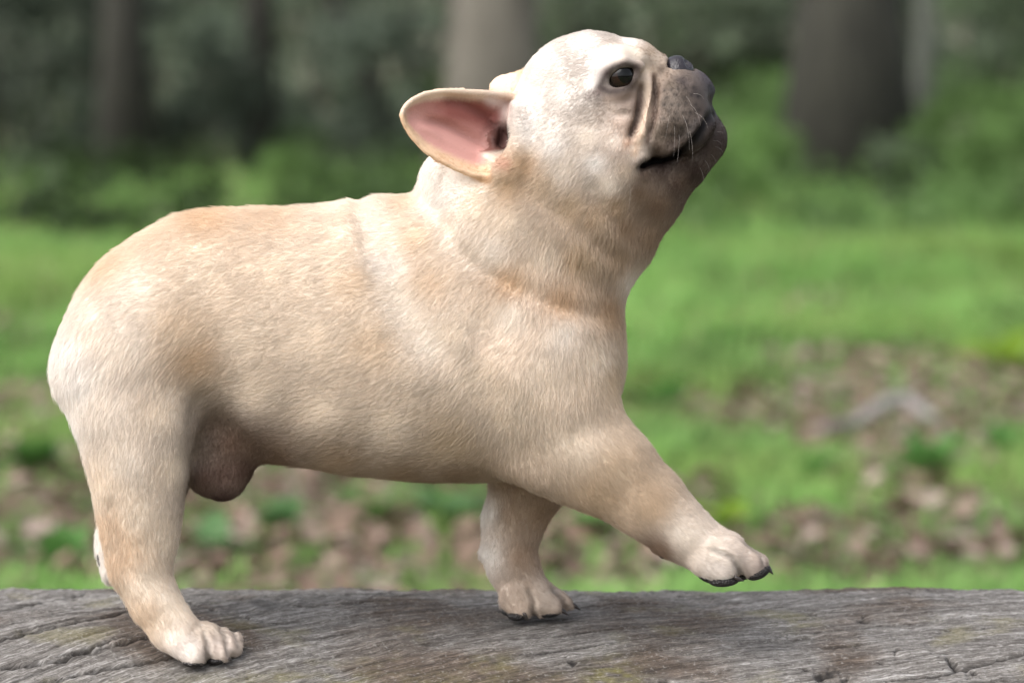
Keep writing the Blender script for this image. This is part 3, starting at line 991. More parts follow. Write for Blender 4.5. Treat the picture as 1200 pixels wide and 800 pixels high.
# ---- groin
add_chain([(250, 500, -2, 36, 34), (292, 512, -2, 25, 28), (332, 524, 0, 13, 20)], k=30)
add_chain([(254, 528, -8, 30, 26), (250, 550, -14, 29, 22), (264, 560, -12, 26, 20)], k=26)
add_chain([(270, 548, 14, 28, 22)], k=16)
# ---- toes (r, then tip) of the four paws
TOES = []


def toe(a, b, k=9):
    add_chain([a, b], k=k, ki=8)
    TOES.append((a, b))


# near hind paw
add_chain([(203, 738, -78, 28, 27), (228, 757, -78, 22, 30)], k=14)
toe((212, 755, -99, 17, 14), (227, 769, -104, 15, 13))
toe((234, 753, -87, 17, 13), (258, 766, -89, 14, 12))
toe((243, 745, -71, 17, 13), (273, 759, -72, 13, 11))
toe((240, 741, -55, 16, 13), (272, 750, -54, 14, 12))
# near fore paw, lifted
add_chain([(838, 648, -84, 30, 30), (852, 652, -84, 26, 32)], k=14)
toe((826, 656, -101, 19, 14), (848, 669, -105, 16, 13))
toe((852, 646, -94, 22, 15), (884, 662, -94, 18, 14))
toe((854, 644, -76, 21, 14), (884, 659, -75, 17, 13))
toe((842, 648, -60, 19, 14), (862, 662, -58, 16, 13))
# far fore paw
add_chain([(616, 694, 64, 26, 30), (632, 703, 64, 20, 32)], k=12)
toe((602, 702, 44, 19, 13), (610, 714, 40, 14, 12))
toe((630, 698, 52, 20, 15), (647, 711, 50, 14, 14))
toe((636, 697, 70, 18, 13), (662, 706, 70, 13, 12))
toe((636, 698, 88, 17, 13), (660, 705, 88, 12, 12))
# far hind paw, hanging, sole to the rear
toe((134, 650, 62, 17, 12), (130, 668, 58, 12, 11))
toe((134, 652, 74, 17, 12), (130, 674, 72, 12, 11))
toe((136, 652, 88, 17, 12), (132, 673, 88, 12, 11))
# dewclaw knob and carpal pad of the lifted foreleg, tuft behind the standing one
add_chain([(772, 640, -74, 9, 8), (778, 648, -74, 5, 5)], k=10)
add_chain([(568, 648, 66, 8, 8)], k=8)


# ---- ears
def ear_points(Utop, Llow, y0a, y0b, y1, cup0, cup1, nu=80, nv=52):
    def poly(c, t):
        c = np.array(c, float)
        s = np.r_[0, np.cumsum(np.hypot(*np.diff(c, axis=0).T))]
        s /= s[-1]
        # Catmull-like smoothing by dense linear interpolation then box filter
        f = np.linspace(0, 1, 201)
        q = np.stack([np.interp(f, s, c[:, k]) for k in (0, 1)], 1)
        ker = np.ones(13) / 13
        qp = np.pad(q, ((6, 6), (0, 0)), mode='reflect', reflect_type='odd')
        q = np.stack([np.convolve(qp[:, k], ker, 'valid') for k in (0, 1)], 1)
        return np.stack([np.interp(t, f, q[:, k]) for k in (0, 1)], 1)
    u = np.linspace(0, 1, nu); v = np.linspace(0, 1, nv)
    A, B = poly(Utop, u), poly(Llow, u)
    pts, rad = [], []
    for i in range(nu):
        p2 = A[i][None] * (1 - v[:, None]) + B[i][None] * v[:, None]
        y0 = y0a + (y0b - y0a) * v
        yy = (y0 + (y1 - y0) * u[i] ** 0.7) + (cup0 + (cup1 - cup0) * u[i] ** 0.8) * np.sin(np.pi * v) ** 0.75
        for j in range(nv):
            pts.append(P(p2[j, 0], p2[j, 1], yy[j] * PXM))
            rad.append((4.2 - 1.4 * u[i]) * PXM)
    return np.array(pts), np.array(rad)


EAR_U = [(606, 114), (588, 111), (568, 109), (552, 108), (534, 107), (515, 107), (497, 110), (483, 117), (474, 125), (471, 133)]
EAR_L = [(600, 200), (592, 206), (574, 207), (554, 205), (534, 197), (514, 187), (497, 176), (483, 160), (474, 146), (471, 136)]
NEAR_EAR, NEAR_RAD = ear_points(EAR_U, EAR_L, -22, -80, -104, 36, 8)
# open the cup of the ear: take away whatever the neck puts in front of the shell
CUP_U = [(x + (4 if x > 500 else 6), y + 8) for x, y in EAR_U]
for (cx, cyy, cy0, r, hw) in ((566, 150, -122, 30, 62), (545, 160, -132, 28, 56), (520, 148, -140, 26, 50)):
    add_chain([(cx, cyy, cy0, r, hw)], k=7, sub=True)
add_chain([(590, 144, -100, 9, 58), (591, 168, -98, 12, 66)], k=10, sub=True)
add_cloud(NEAR_EAR, NEAR_RAD, 6 * PXM)
add_chain([(606, 128, -56, 9, 14), (608, 150, -70, 9, 14), (607, 176, -80, 9, 14), (602, 196, -82, 11, 14), (586, 203, -84, 9, 12)], k=14)   # front rim and lobe of the ear
FAR_U = [(660, 70), (628, 80), (602, 88), (586, 91), (579, 96), (576, 101)]
FAR_L = [(650, 160), (612, 150), (592, 132), (580, 116), (577, 109), (576, 104)]
FAR_EAR, FAR_RAD = ear_points(FAR_U, FAR_L, 40, 62, 100, -24, -6)
add_cloud(FAR_EAR, FAR_RAD, 8 * PXM)


def near_y(px, py):
    """Depth (m) of the near surface of the body at a photograph pixel."""
    for y in np.arange(g_lo[1] + 0.002, 0.11, 0.0004):
        i = np.round((P(px, py, y) - g_lo) / VOX).astype(int)
        if (i < 0).any() or (i >= g_n).any():
            continue
        if SDF[tuple(i)] < 0:
            return y
    return 0.0


# seat of the nose leather
add_chain([(784, 80, 0, 11, 24), (804, 90, 0, 11, 22)], k=5, sub=True)

# ---- eyes: socket, then lids
EYE_PX = (726, 90)
EYE_R = 19.0
ey = near_y(*EYE_PX)
EYE_C = P(EYE_PX[0], EYE_PX[1], ey + 0.0058)


def groove(path, r, depth_off, k=6, sub=True, mirror=True, hw=None):
    """Carve (or raise) a tube along a path of pixels laid on the near surface; depth_off sinks its centre, in pixels."""
    n = []
    for (x, y) in path:
        yy = near_y(x, y) / PXM
        n.append((x, y, yy + depth_off, r, hw or r))
    add_chain(n, k=k, sub=sub)
    if mirror:
        add_chain([(a, b, -c, d, e) for a, b, c, d, e in n], k=k, sub=sub)
    return n


# facial folds: groove behind the muzzle pad, fold strip, groove before the cheek
fold_a = [(768, 84), (767, 104), (766, 126), (763, 146), (758, 166)]
fold_b = [(752, 92), (752, 116), (748, 138), (741, 156), (735, 168)]
ridge = [(759, 82), (760, 104), (758, 128), (753, 150), (746, 172)]
add_chain([(757, 193, -52, 4, 22), (765, 189, -53, 5, 24), (777, 188, -54, 4.5, 24), (790, 184, -52, 3.5, 22)], k=12, sub=True)
# open mouth gap at the front between lip and chin
add_chain([(840, 119, -34, 9, 10), (840, 119, 34, 9, 10)], k=6, sub=True)
add_chain([(843, 119, 0, 9.5, 40)], k=6, sub=True)
# sockets and lids
both([(706, 76, -50, 7, 9), (728, 67, -48, 7, 9), (748, 68, -41, 6, 8)], k=18)
for sgn in (1, -1):
    c = EYE_C.copy(); c[1] *= sgn
    cpx = to_px(c[None])[0]
    add_chain([(cpx[0], cpx[1], cpx[2], 20.0, 20.0)], k=8, sub=True)
    yl = cpx[2] - sgn * 11.5
    # upper lid with brow, lower lid
    add_chain([(698, 104, yl + sgn * 9, 4, 5), (705, 93, yl + sgn * 1, 4.5, 6), (716, 79, yl - sgn * 3, 5, 7), (732, 73, yl - sgn * 1, 5, 6), (750, 77, yl + sgn * 6, 4, 5)], k=9, ki=6)
    add_chain([(698, 104, yl + sgn * 9, 4, 5), (711, 109, yl + sgn * 3, 3.8, 4.5), (729, 107, yl + sgn * 1, 3.8, 4.5), (743, 93, yl + sgn * 4, 3.6, 4.5), (751, 79, yl + sgn * 7, 3.6, 4.5)], k=8, ki=6)


# ------------------------------------------------------------------ surface nets
def surface_nets(S):
    n = np.array(S.shape)
    ins = S < 0
    c = np.zeros(n - 1, np.int8)
    for dx in (0, 1):
        for dy in (0, 1):
            for dz in (0, 1):
                c += ins[dx:n[0] - 1 + dx, dy:n[1] - 1 + dy, dz:n[2] - 1 + dz]
    act = np.argwhere((c > 0) & (c < 8))
    idx = np.full(n - 1, -1, np.int32)
    idx[tuple(act.T)] = np.arange(len(act))
    acc = np.zeros((len(act), 3)); cnt = np.zeros(len(act))
    cor = [(a, b, d) for a in (0, 1) for b in (0, 1) for d in (0, 1)]
    val = {o: S[act[:, 0] + o[0], act[:, 1] + o[1], act[:, 2] + o[2]] for o in cor}
    for o in cor:
        for ax in range(3):
            if o[ax]:
                continue
            o2 = list(o); o2[ax] = 1; o2 = tuple(o2)
            a, b = val[o], val[o2]
            m = (a < 0) != (b < 0)
            t = np.where(m, a / np.where(m, a - b, 1), 0)
            p = np.array(o, float)[None] + np.zeros((len(act), 3))
            p[:, ax] += t
            acc[m] += p[m]; cnt[m] += 1
    V = g_lo + VOX * (act + acc / cnt[:, None])
    F = []
    for ax in range(3):
        b, d = [(1, 2), (2, 0), (0, 1)][ax]
        s0 = [slice(1, -1)] * 3; s0[ax] = slice(0, -1)
        s1 = list(s0); s1[ax] = slice(1, None)
        A = ins[tuple(s0)]; B = ins[tuple(s1)]
        e = np.argwhere(A != B)
        off = np.ones(3, int); off[ax] = 0
        fl = A[tuple(e.T)]
        e = e + off
        q = []
        for (ob, od) in ((-1, -1), (0, -1), (0, 0), (-1, 0)):
            w = e.copy(); w[:, b] += ob; w[:, d] += od
            q.append(idx[tuple(w.T)])
        q = np.stack(q, 1)
        q[~fl] = q[~fl][:, ::-1]
        F.append(q)
    return V, np.concatenate(F)


def mesh_normals(V, F):
    n = np.cross(V[F[:, 2]] - V[F[:, 0]], V[F[:, 3]] - V[F[:, 1]])
    N = np.zeros_like(V)
    for k in range(4):
        for c in range(3):
            N[:, c] += np.bincount(F[:, k], n[:, c], len(V))
    return N / (np.linalg.norm(N, axis=1, keepdims=True) + 1e-12)


def smooth_mesh(V, F, it, lam=0.5, mu=-0.52):
    E = np.concatenate([F[:, [0, 1]], F[:, [1, 2]], F[:, [2, 3]], F[:, [3, 0]]])
    i = np.concatenate([E[:, 0], E[:, 1]]); j = np.concatenate([E[:, 1], E[:, 0]])
    deg = np.bincount(i, minlength=len(V))[:, None]
    for s in range(it):
        for f in (lam, mu):
            A = np.stack([np.bincount(i, V[j, c], len(V)) for c in range(3)], 1) / deg
            V = V + f * (A - V)
    return V


BV, BF = surface_nets(SDF)
# keep the largest connected shell (drop crumbs)
lab = np.arange(len(BV))
while True:
    m = lab[BF].min(1)
    new = lab.copy()
    for k in range(4):
        np.minimum.at(new, BF[:, k], m)
    new = new[new]
    if (new == lab).all():
        break
    lab = new
big = np.bincount(lab).argmax()
keep = lab == big
print('islands', len(np.unique(lab)), 'kept', keep.sum(), 'of', len(BV))
mapi = np.cumsum(keep) - 1
BF = mapi[BF[keep[BF[:, 0]]]]
BV = BV[keep]
BV = smooth_mesh(BV, BF, 6)
BN = mesh_normals(BV, BF)
BP = to_px(BV)


CREASE_SHADE = np.ones(len(BV))  # painted shade along the creases, multiplied into the coat colour


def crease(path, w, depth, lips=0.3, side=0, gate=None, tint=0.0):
    """Press a crease (depth > 0) or raise a fold (depth < 0) along a path of pixels into the mesh, tint darkening its colour as shade; sizes in dog-plane pixels."""
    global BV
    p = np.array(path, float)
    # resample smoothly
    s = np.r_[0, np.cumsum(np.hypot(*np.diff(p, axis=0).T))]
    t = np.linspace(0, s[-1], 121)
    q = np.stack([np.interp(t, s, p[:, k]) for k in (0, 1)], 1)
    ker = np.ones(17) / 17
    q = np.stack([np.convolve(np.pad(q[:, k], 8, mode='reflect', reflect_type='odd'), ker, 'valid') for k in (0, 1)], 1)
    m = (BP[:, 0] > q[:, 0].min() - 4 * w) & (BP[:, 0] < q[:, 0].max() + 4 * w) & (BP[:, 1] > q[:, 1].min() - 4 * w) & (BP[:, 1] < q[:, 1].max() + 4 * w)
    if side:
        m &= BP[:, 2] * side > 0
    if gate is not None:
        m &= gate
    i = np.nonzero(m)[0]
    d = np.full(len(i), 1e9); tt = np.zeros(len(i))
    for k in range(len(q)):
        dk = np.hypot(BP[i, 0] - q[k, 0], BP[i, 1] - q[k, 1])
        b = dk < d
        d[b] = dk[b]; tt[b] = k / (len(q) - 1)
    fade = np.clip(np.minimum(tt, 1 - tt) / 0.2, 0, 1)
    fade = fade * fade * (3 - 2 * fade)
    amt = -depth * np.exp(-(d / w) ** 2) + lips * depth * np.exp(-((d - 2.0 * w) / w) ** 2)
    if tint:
        CREASE_SHADE[i] *= 1 - tint * fade * np.exp(-(d / (w * 0.8)) ** 2)
    BV[i] += BN[i] * (amt * fade * PXM)[:, None]


ON_HEAD = BP[:, 0] > 600
crease(ridge, 6.5, -4.5, 0, gate=ON_HEAD)
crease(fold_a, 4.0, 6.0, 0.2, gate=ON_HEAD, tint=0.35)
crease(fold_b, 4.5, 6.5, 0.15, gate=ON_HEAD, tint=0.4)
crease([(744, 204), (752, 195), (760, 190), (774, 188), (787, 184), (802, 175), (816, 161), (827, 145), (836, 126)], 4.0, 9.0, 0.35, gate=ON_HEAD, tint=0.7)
crease([(700, 116), (714, 122), (732, 120), (748, 110)], 5, 1.6, 0.2, tint=0.15)
crease([(704, 126), (722, 134), (744, 132)], 5, 1.4, 0.3)
crease([(772, 90), (784, 82), (800, 90), (812, 100)], 5, 2.5, 0.3)
crease([(764, 176), (786, 175), (802, 166), (815, 152), (826, 136)], 6, -3.0, 0.0, gate=ON_HEAD)
# the gaps between the toes, their shade painted in as well
for pth, sd in (([(238, 734), (244, 752), (246, 790)], -1), ([(254, 726), (265, 744), (270, 774)], -1), ([(262, 724), (276, 740), (284, 764)], -1), ([(826, 640), (858, 652), (868, 668), (870, 690)], -1), ([(868, 628), (893, 648), (898, 668)], -1),
                ([(616, 684), (625, 702), (626, 732)], 1), ([(644, 684), (660, 698), (667, 722)], 1), ([(660, 686), (672, 698), (680, 712)], 1)):
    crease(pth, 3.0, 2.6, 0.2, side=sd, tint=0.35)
# ridges inside the ear
IN_EAR = (BP[:, 2] < -40) & (BN[:, 1] < -0.2) & (BP[:, 0] < 598)
crease([(478, 140), (510, 160), (550, 180), (592, 190)], 5, -3.0, 0.0, gate=IN_EAR)
crease([(490, 138), (525, 148), (560, 166), (590, 178)], 5, 3.0, 0.5, gate=IN_EAR, tint=0.2)
crease([(512, 116), (545, 122), (575, 140), (592, 160)], 7, 4.0, 0.3, gate=IN_EAR, tint=0.25)
BN = mesh_normals(BV, BF)
crease([(496, 205), (506, 236), (520, 268), (542, 300), (580, 326), (620, 344), (665, 360), (705, 370), (735, 366)], 11, 5.0, 0.22, gate=BP[:, 1] > 190)
crease([(598, 206), (628, 234), (660, 254), (690, 276), (712, 294), (745, 310)], 11, 4.0, 0.4)
crease([(690, 205), (706, 238), (722, 262), (742, 290)], 9, 2.5, 0.3)
crease([(420, 216), (424, 250), (434, 300)], 9, 3.0, 0.3)
crease([(440, 220), (454, 300), (478, 355), (505, 400), (550, 440)], 20, 5.5, 0.5)
crease([(490, 270), (520, 335), (560, 372), (610, 400), (660, 410)], 22, 4.0, 0.4)
crease([(240, 452), (230, 480), (224, 560)], 10, 4.0, 0.0, side=-1)
crease([(270, 520), (240, 440), (232, 380), (245, 290)], 36, 8.0, 0.0)
crease([(90, 470), (130, 500), (170, 560), (190, 640)], 30, -3.5, 0.0, side=-1)
crease([(330, 300), (350, 400), (380, 500)], 40, 3.5, 0.0)
crease([(640, 570), (600, 530), (572, 490), (560, 430), (570, 350)], 26, 8.0, 0.0, side=-1)
crease([(600, 380), (650, 450), (690, 520), (740, 580)], 34, -4.0, 0.0, side=-1)
crease([(745, 470), (700, 500), (660, 500)], 20, 4.0, 0.0, side=-1)
crease([(122, 575), (131, 615), (140, 645), (148, 668), (164, 692)], 9, 6.0, 0.0, side=-1)
BN = mesh_normals(BV, BF)
# room for the coat outside the skin (not on the thin ears, nor on the short-haired face)
from mathutils.kdtree import KDTree
_kd = KDTree(len(NEAR_EAR) + len(FAR_EAR))
for _i, _p in enumerate(np.concatenate([NEAR_EAR, FAR_EAR])):
    _kd.insert(_p, _i)
_kd.balance()
shrink = np.clip(((BP[:, 1] - 190) / 60).clip(0, 1) + ((560 - BP[:, 0]) / 60).clip(0, 1), 0, 1)
for _i in np.nonzero((BP[:, 0] < 680) & (BP[:, 1] < 240))[0]:
    shrink[_i] *= min(1.0, max(0.0, (_kd.find(BV[_i])[2] - 0.004) / 0.010))
BV = BV - BN * (PXM * 2.4 * shrink)[:, None]
BN = mesh_normals(BV, BF)
BP = to_px(BV)
print('dog mesh', len(BV), 'verts', round(time.time() - T0, 1), 's')
# ------------------------------------------------------------------ coat colour, by place on the body (pigment, with some light and shade painted in)
#   (px, py, depth, sRGB); depth None = the near surface, mirrored to the far side
CREAM, TAN, WHITE, PALE = (232, 215, 192), (228, 206, 177), (236, 228, 218), (235, 222, 205)
COAT = [
    # back and trunk
    (120, 300, None, (226, 200, 166)), (180, 262, None, TAN), (240, 250, None, (222, 190, 150)), (320, 248, None, (226, 200, 168)), (400, 245, None, CREAM),
    (160, 340, None, PALE), (240, 320, None, CREAM), (330, 320, None, CREAM), (110, 380, None, PALE), (75, 420, None, WHITE), (90, 450, None, WHITE),
    (150, 400, None, PALE), (215, 385, None, TAN), (230, 420, None, (214, 184, 146)), (290, 400, None, CREAM), (370, 400, None, CREAM), (300, 460, None, CREAM),
    (380, 480, None, CREAM), (460, 500, None, CREAM), (530, 520, None, (214, 190, 156)), (400, 545, None, (190, 162, 128)), (480, 560, None, (176, 148, 114)), (540, 560, None, (170, 142, 110)), (400, 540, 0, (160, 134, 104)), (500, 565, 0, (156, 130, 100)),  # belly: brown fur, darkened further with painted underside shade
    (445, 260, None, PALE), (455, 310, None, WHITE), (475, 360, None, PALE), (500, 400, None, PALE), (420, 330, None, TAN), (440, 400, None, TAN), (400, 300, None, CREAM),
    (470, 235, None, TAN), (490, 280, None, TAN), (505, 330, None, TAN), (540, 380, None, CREAM),
    # neck and chest
    (502, 205, None, WHITE), (512, 235, None, WHITE), (528, 270, None, PALE), (560, 240, None, CREAM), (600, 260, None, CREAM), (580, 290, None, PALE), (640, 300, None, CREAM),
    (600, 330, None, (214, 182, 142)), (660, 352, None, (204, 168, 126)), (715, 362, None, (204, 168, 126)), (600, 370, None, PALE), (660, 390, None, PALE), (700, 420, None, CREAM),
    (640, 440, None, CREAM), (560, 440, None, CREAM), (600, 480, None, CREAM), (720, 440, None, (214, 190, 156)), (680, 300, None, (206, 178, 140)), (725, 300, None, (196, 166, 130)), (745, 330, None, PALE),
    # hind legs
    (80, 500, None, WHITE), (120, 480, None, PALE), (190, 480, None, CREAM), (150, 540, None, PALE), (200, 550, None, CREAM), (110, 570, None, CREAM), (160, 600, None, CREAM), (195, 630, None, CREAM),
    (122, 620, None, (222, 194, 160)), (132, 660, None, (222, 194, 160)), (150, 640, None, (226, 200, 168)), (170, 680, None, CREAM), (165, 720, None, (226, 200, 168)), (205, 710, None, CREAM),
    (215, 762, None, (222, 210, 198)), (250, 755, None, (204, 186, 170)), (275, 755, None, (204, 186, 170)), (240, 735, None, (216, 198, 176)), (112, 630, 80, WHITE), (125, 660, 80, WHITE),
    # forelegs
    (680, 520, None, CREAM), (720, 550, None, (216, 190, 156)), (760, 590, None, (216, 188, 152)), (700, 580, None, (204, 176, 140)), (800, 625, None, PALE), (840, 645, None, PALE), (840, 668, None, (222, 210, 198)), (880, 650, None, (208, 190, 174)), (890, 662, None, (170, 152, 140)), (855, 640, None, (212, 196, 180)),
    (770, 645, None, (150, 120, 95)), (570, 600, 60, WHITE), (572, 650, 60, WHITE), (600, 600, 60, (196, 166, 134)), (636, 600, 60, (186, 156, 124)), (610, 650, 60, (188, 158, 128)), (612, 705, 60, (198, 176, 154)), (640, 695, 60, (202, 182, 162)), (665, 702, 60, (190, 168, 148)), (600, 560, 60, (172, 140, 108)), (640, 560, 60, (172, 140, 108)),  # far foreleg: pale rim light and the leg's shade painted into its colours
    # groin, bare brown skin
    (262, 555, None, (108, 80, 66)), (240, 560, None, (112, 84, 70)), (285, 550, None, (108, 80, 66)), (262, 585, None, (92, 68, 60)), (270, 520, None, (112, 84, 66)), (250, 500, -10, (106, 80, 62)), (245, 500, 60, (112, 86, 66)), (240, 540, 60, (124, 96, 74)), (300, 520, -10, (116, 88, 66)), (330, 530, -10, (150, 120, 92)),
    # head
    (640, 70, None, WHITE), (690, 50, None, WHITE), (740, 50, None, WHITE), (660, 110, None, WHITE), (620, 110, None, WHITE), (625, 150, None, WHITE), (690, 100, None, (240, 230, 218)), (702, 72, None, (220, 208, 196)), (712, 64, None, (226, 214, 202)),
    (650, 170, None, WHITE), (690, 160, None, (236, 224, 208)), (700, 190, None, WHITE), (660, 200, None, PALE), (640, 215, None, (214, 190, 158)), (715, 215, None, PALE), (735, 200, None, (214, 194, 170)),
    (745, 62, None, (226, 206, 180)), (725, 68, None, (216, 196, 172)), (765, 66, None, (204, 180, 152)), (764, 82, None, (206, 178, 148)),
    (615, 195, None, (214, 180, 138)), (600, 215, None, (206, 176, 136)),
    # about the eye and the folds
    (704, 106, None, (96, 80, 74)), (711, 86, None, (88, 72, 68)), (746, 80, None, (84, 68, 64)), (740, 102, None, (92, 76, 70)), (724, 110, None, (104, 88, 80)), (728, 74, None, (112, 96, 88)), (716, 122, None, (188, 166, 146)), (735, 122, None, (160, 136, 118)),
    (728, 140, None, (226, 200, 178)), (748, 124, None, (120, 90, 74)), (742, 148, None, (150, 112, 88)), (736, 165, None, (216, 178, 146)), (722, 165, None, (236, 222, 206)),
    (759, 90, None, (216, 184, 156)), (760, 110, None, (222, 194, 168)), (757, 135, None, (220, 194, 168)), (752, 155, None, (218, 196, 174)), (746, 178, None, (220, 204, 186)),
    (767, 110, None, (112, 88, 74)), (766, 135, None, (118, 94, 80)),
    # muzzle, lips, chin
    (776, 82, None, (152, 130, 108)), (785, 100, None, (88, 73, 58)), (800, 95, None, (69, 58, 54)), (780, 120, None, (81, 68, 55)), (800, 115, None, (76, 64, 53)), (815, 110, None, (56, 47, 44)), (820, 130, None, (58, 47, 40)),
    (790, 140, None, (80, 66, 53)), (775, 155, None, (83, 69, 55)), (800, 155, None, (55, 46, 38)), (770, 172, None, (85, 67, 53)), (790, 170, None, (64, 50, 43)), (815, 150, None, (44, 34, 30)),
    (830, 100, 0, (54, 47, 54)), (838, 112, 0, (45, 38, 45)), (842, 120, 0, (17, 14, 16)), (826, 92, 0, (62, 54, 62)),  # lip front: sky sheen painted as a lilac tint, mouth gap as black
    (762, 186, None, (29, 22, 20)), (780, 186, None, (35, 27, 25)), (800, 178, None, (35, 27, 25)), (818, 163, None, (32, 25, 24)), (832, 140, None, (29, 22, 24)),
    (845, 140, None, (71, 55, 54)), (846, 165, None, (68, 52, 48)), (825, 175, None, (65, 49, 43)), (800, 190, None, (71, 53, 44)), (815, 200, None, (74, 56, 48)), (775, 200, None, (98, 78, 63)), (795, 215, None, (102, 79, 63)),
    (755, 200, None, (150, 122, 98)), (750, 225, None, (158, 128, 98)), (770, 240, None, (150, 120, 92)), (725, 240, None, (196, 166, 130)), (735, 265, None, (184, 152, 116)), (760, 275, None, (172, 142, 108)), (700, 250, None, (208, 180, 144)),
    (670, 240, None, (212, 186, 150)),
]
_c = []
for px, py, y, c in COAT:
    if y is None:
        y = near_y(px, py) / PXM
        y = y if y != 0 else -40.0
    _c.append((px, py, y, *[v for v in lin(*c)[:3]]))
_c = np.array(_c)
_l = _c[:, 3:] @ np.array([0.3, 0.6, 0.1])
_c[:, 3:] = _l[:, None] + (_c[:, 3:] - _l[:, None]) * 0.76


def idw(Q, anchors, vals, p=2.8, wz=0.45):
    out = np.zeros((len(Q), vals.shape[1])); ws = np.zeros(len(Q))
    for a, v in zip(anchors, vals):
        d2 = (Q[:, 0] - a[0]) ** 2 + (Q[:, 1] - a[1]) ** 2 + (wz * (Q[:, 2] - a[2])) ** 2 + 20.0
        w = d2 ** (-p / 2)
        out += w[:, None] * v; ws += w
    return out / ws[:, None]


Q = BP.copy()
trunk = (Q[:, 1] < 545) | ((Q[:, 0] > 650) & (Q[:, 2] < 0))
Q[trunk, 2] = -np.abs(Q[trunk, 2])
# the standing foreleg's and lifted hind leg's anchors only count on the far legs
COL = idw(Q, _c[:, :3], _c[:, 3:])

# ears: bare pink inside, tan outside, white front rim


def ear_param(E):
    kd = KDTree(len(E))
    for i, p in enumerate(E):
        kd.insert(p, i)
    kd.balance()
    return kd


EARIN = np.zeros(len(BV))
for E, sgn in ((NEAR_EAR, -1), (FAR_EAR, 1)):
    lo, hi = E.min(0) - 0.004, E.max(0) + 0.004
    cand = np.nonzero(((BV > lo) & (BV < hi)).all(1))[0]
    kd = ear_param(E)
    nv = 52
    for i in cand:
        _, j, dist = kd.find(BV[i])
        if dist > 0.0060:
            continue
        u, v = (j // nv) / 79.0, (j % nv) / 51.0
        w = min(1.0, max(0.0, (0.0060 - dist) / 0.0020))
        rim = min(v, 1 - v) * (1 - 0.25 * u) * 2
        tip = 1 - u
        inner = BN[i, 1] * sgn > 0.02
        if sgn == -1 and inner:
            e = min(1, max(0, (rim - 0.10) / 0.16)) * min(1, max(0, (tip - 0.015) / 0.10))
            pink = np.array(lin(192, 142, 132)[:3]); deep = np.array(lin(142, 84, 76)[:3])
            t = min(1, max(0, (0.62 - v) / 0.3)) * min(1, max(0, (0.85 - u) / 0.3))  # upper inner ear goes deeper: its shade painted into the pink
            base = pink * (1 - t) + deep * t
            edge = np.array(lin(214, 190, 168)[:3]) if v < 0.5 else np.array(lin(210, 178, 146)[:3])
            c = edge * (1 - e) + base * e
            EARIN[i] = max(EARIN[i], e * w)
        else:
            c = np.array(lin(224, 200, 172)[:3])
        fadein = min(1, max(0, (u - 0.02) / 0.10)) if sgn == 1 or not inner else 1.0
        COL[i] = COL[i] * (1 - w * fadein) + c * w * fadein
# the hollow at the root of the ear, and its canal, both darkened with painted shade
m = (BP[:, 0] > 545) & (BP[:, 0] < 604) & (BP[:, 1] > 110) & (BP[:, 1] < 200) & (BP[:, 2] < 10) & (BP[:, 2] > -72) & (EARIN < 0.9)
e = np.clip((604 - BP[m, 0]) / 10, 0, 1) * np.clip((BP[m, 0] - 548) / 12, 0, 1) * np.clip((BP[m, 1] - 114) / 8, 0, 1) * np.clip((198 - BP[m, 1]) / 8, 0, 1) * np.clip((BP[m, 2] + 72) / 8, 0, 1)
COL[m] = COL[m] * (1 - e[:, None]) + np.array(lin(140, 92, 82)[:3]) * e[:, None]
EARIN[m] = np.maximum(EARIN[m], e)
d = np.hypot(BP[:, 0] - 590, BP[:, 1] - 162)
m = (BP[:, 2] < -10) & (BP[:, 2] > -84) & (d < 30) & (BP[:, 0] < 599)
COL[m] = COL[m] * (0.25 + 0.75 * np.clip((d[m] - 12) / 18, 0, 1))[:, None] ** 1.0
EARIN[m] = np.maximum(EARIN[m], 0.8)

# dark speckles on the muzzle (whisker roots)
spots = np.array([(778 + 9 * i + (4 if j % 2 else 0) + rng.uniform(-2, 2), 104 + 9 * j + rng.uniform(-2, 2)) for i in range(5) for j in range(7)])
spots = spots[(spots[:, 0] < 828) & (spots[:, 1] - 165 < -(spots[:, 0] - 830) * 0.0)]
for sx, sy in spots:
    d2 = (BP[:, 0] - sx) ** 2 + (BP[:, 1] - sy) ** 2
    COL *= (1 - 0.65 * np.exp(-d2 / 6.5) * (np.abs(BP[:, 2]) > 12))[:, None]
# soft mottling of the coat
mot = vnoise(BV, 38.0) * 0.05 + vnoise(BV + 3.3, 95.0) * 0.05
COL *= (1 + mot)[:, None]
def paint(path, w, colr, amt, gate):
    q = np.array(path, float)
    t = np.linspace(0, len(q) - 1, 80)
    q = np.stack([np.interp(t, np.arange(len(q)), q[:, k]) for k in (0, 1)], 1)
    i = np.nonzero(gate & (BP[:, 0] > q[:, 0].min() - 3 * w) & (BP[:, 0] < q[:, 0].max() + 3 * w) & (BP[:, 1] > q[:, 1].min() - 3 * w) & (BP[:, 1] < q[:, 1].max() + 3 * w))[0]
    d = np.min([np.hypot(BP[i, 0] - a, BP[i, 1] - b) for a, b in q], axis=0)
    e = (amt * np.exp(-(d / w) ** 2))[:, None]
    COL[i] = COL[i] * (1 - e) + np.array(lin(*colr)[:3]) * e


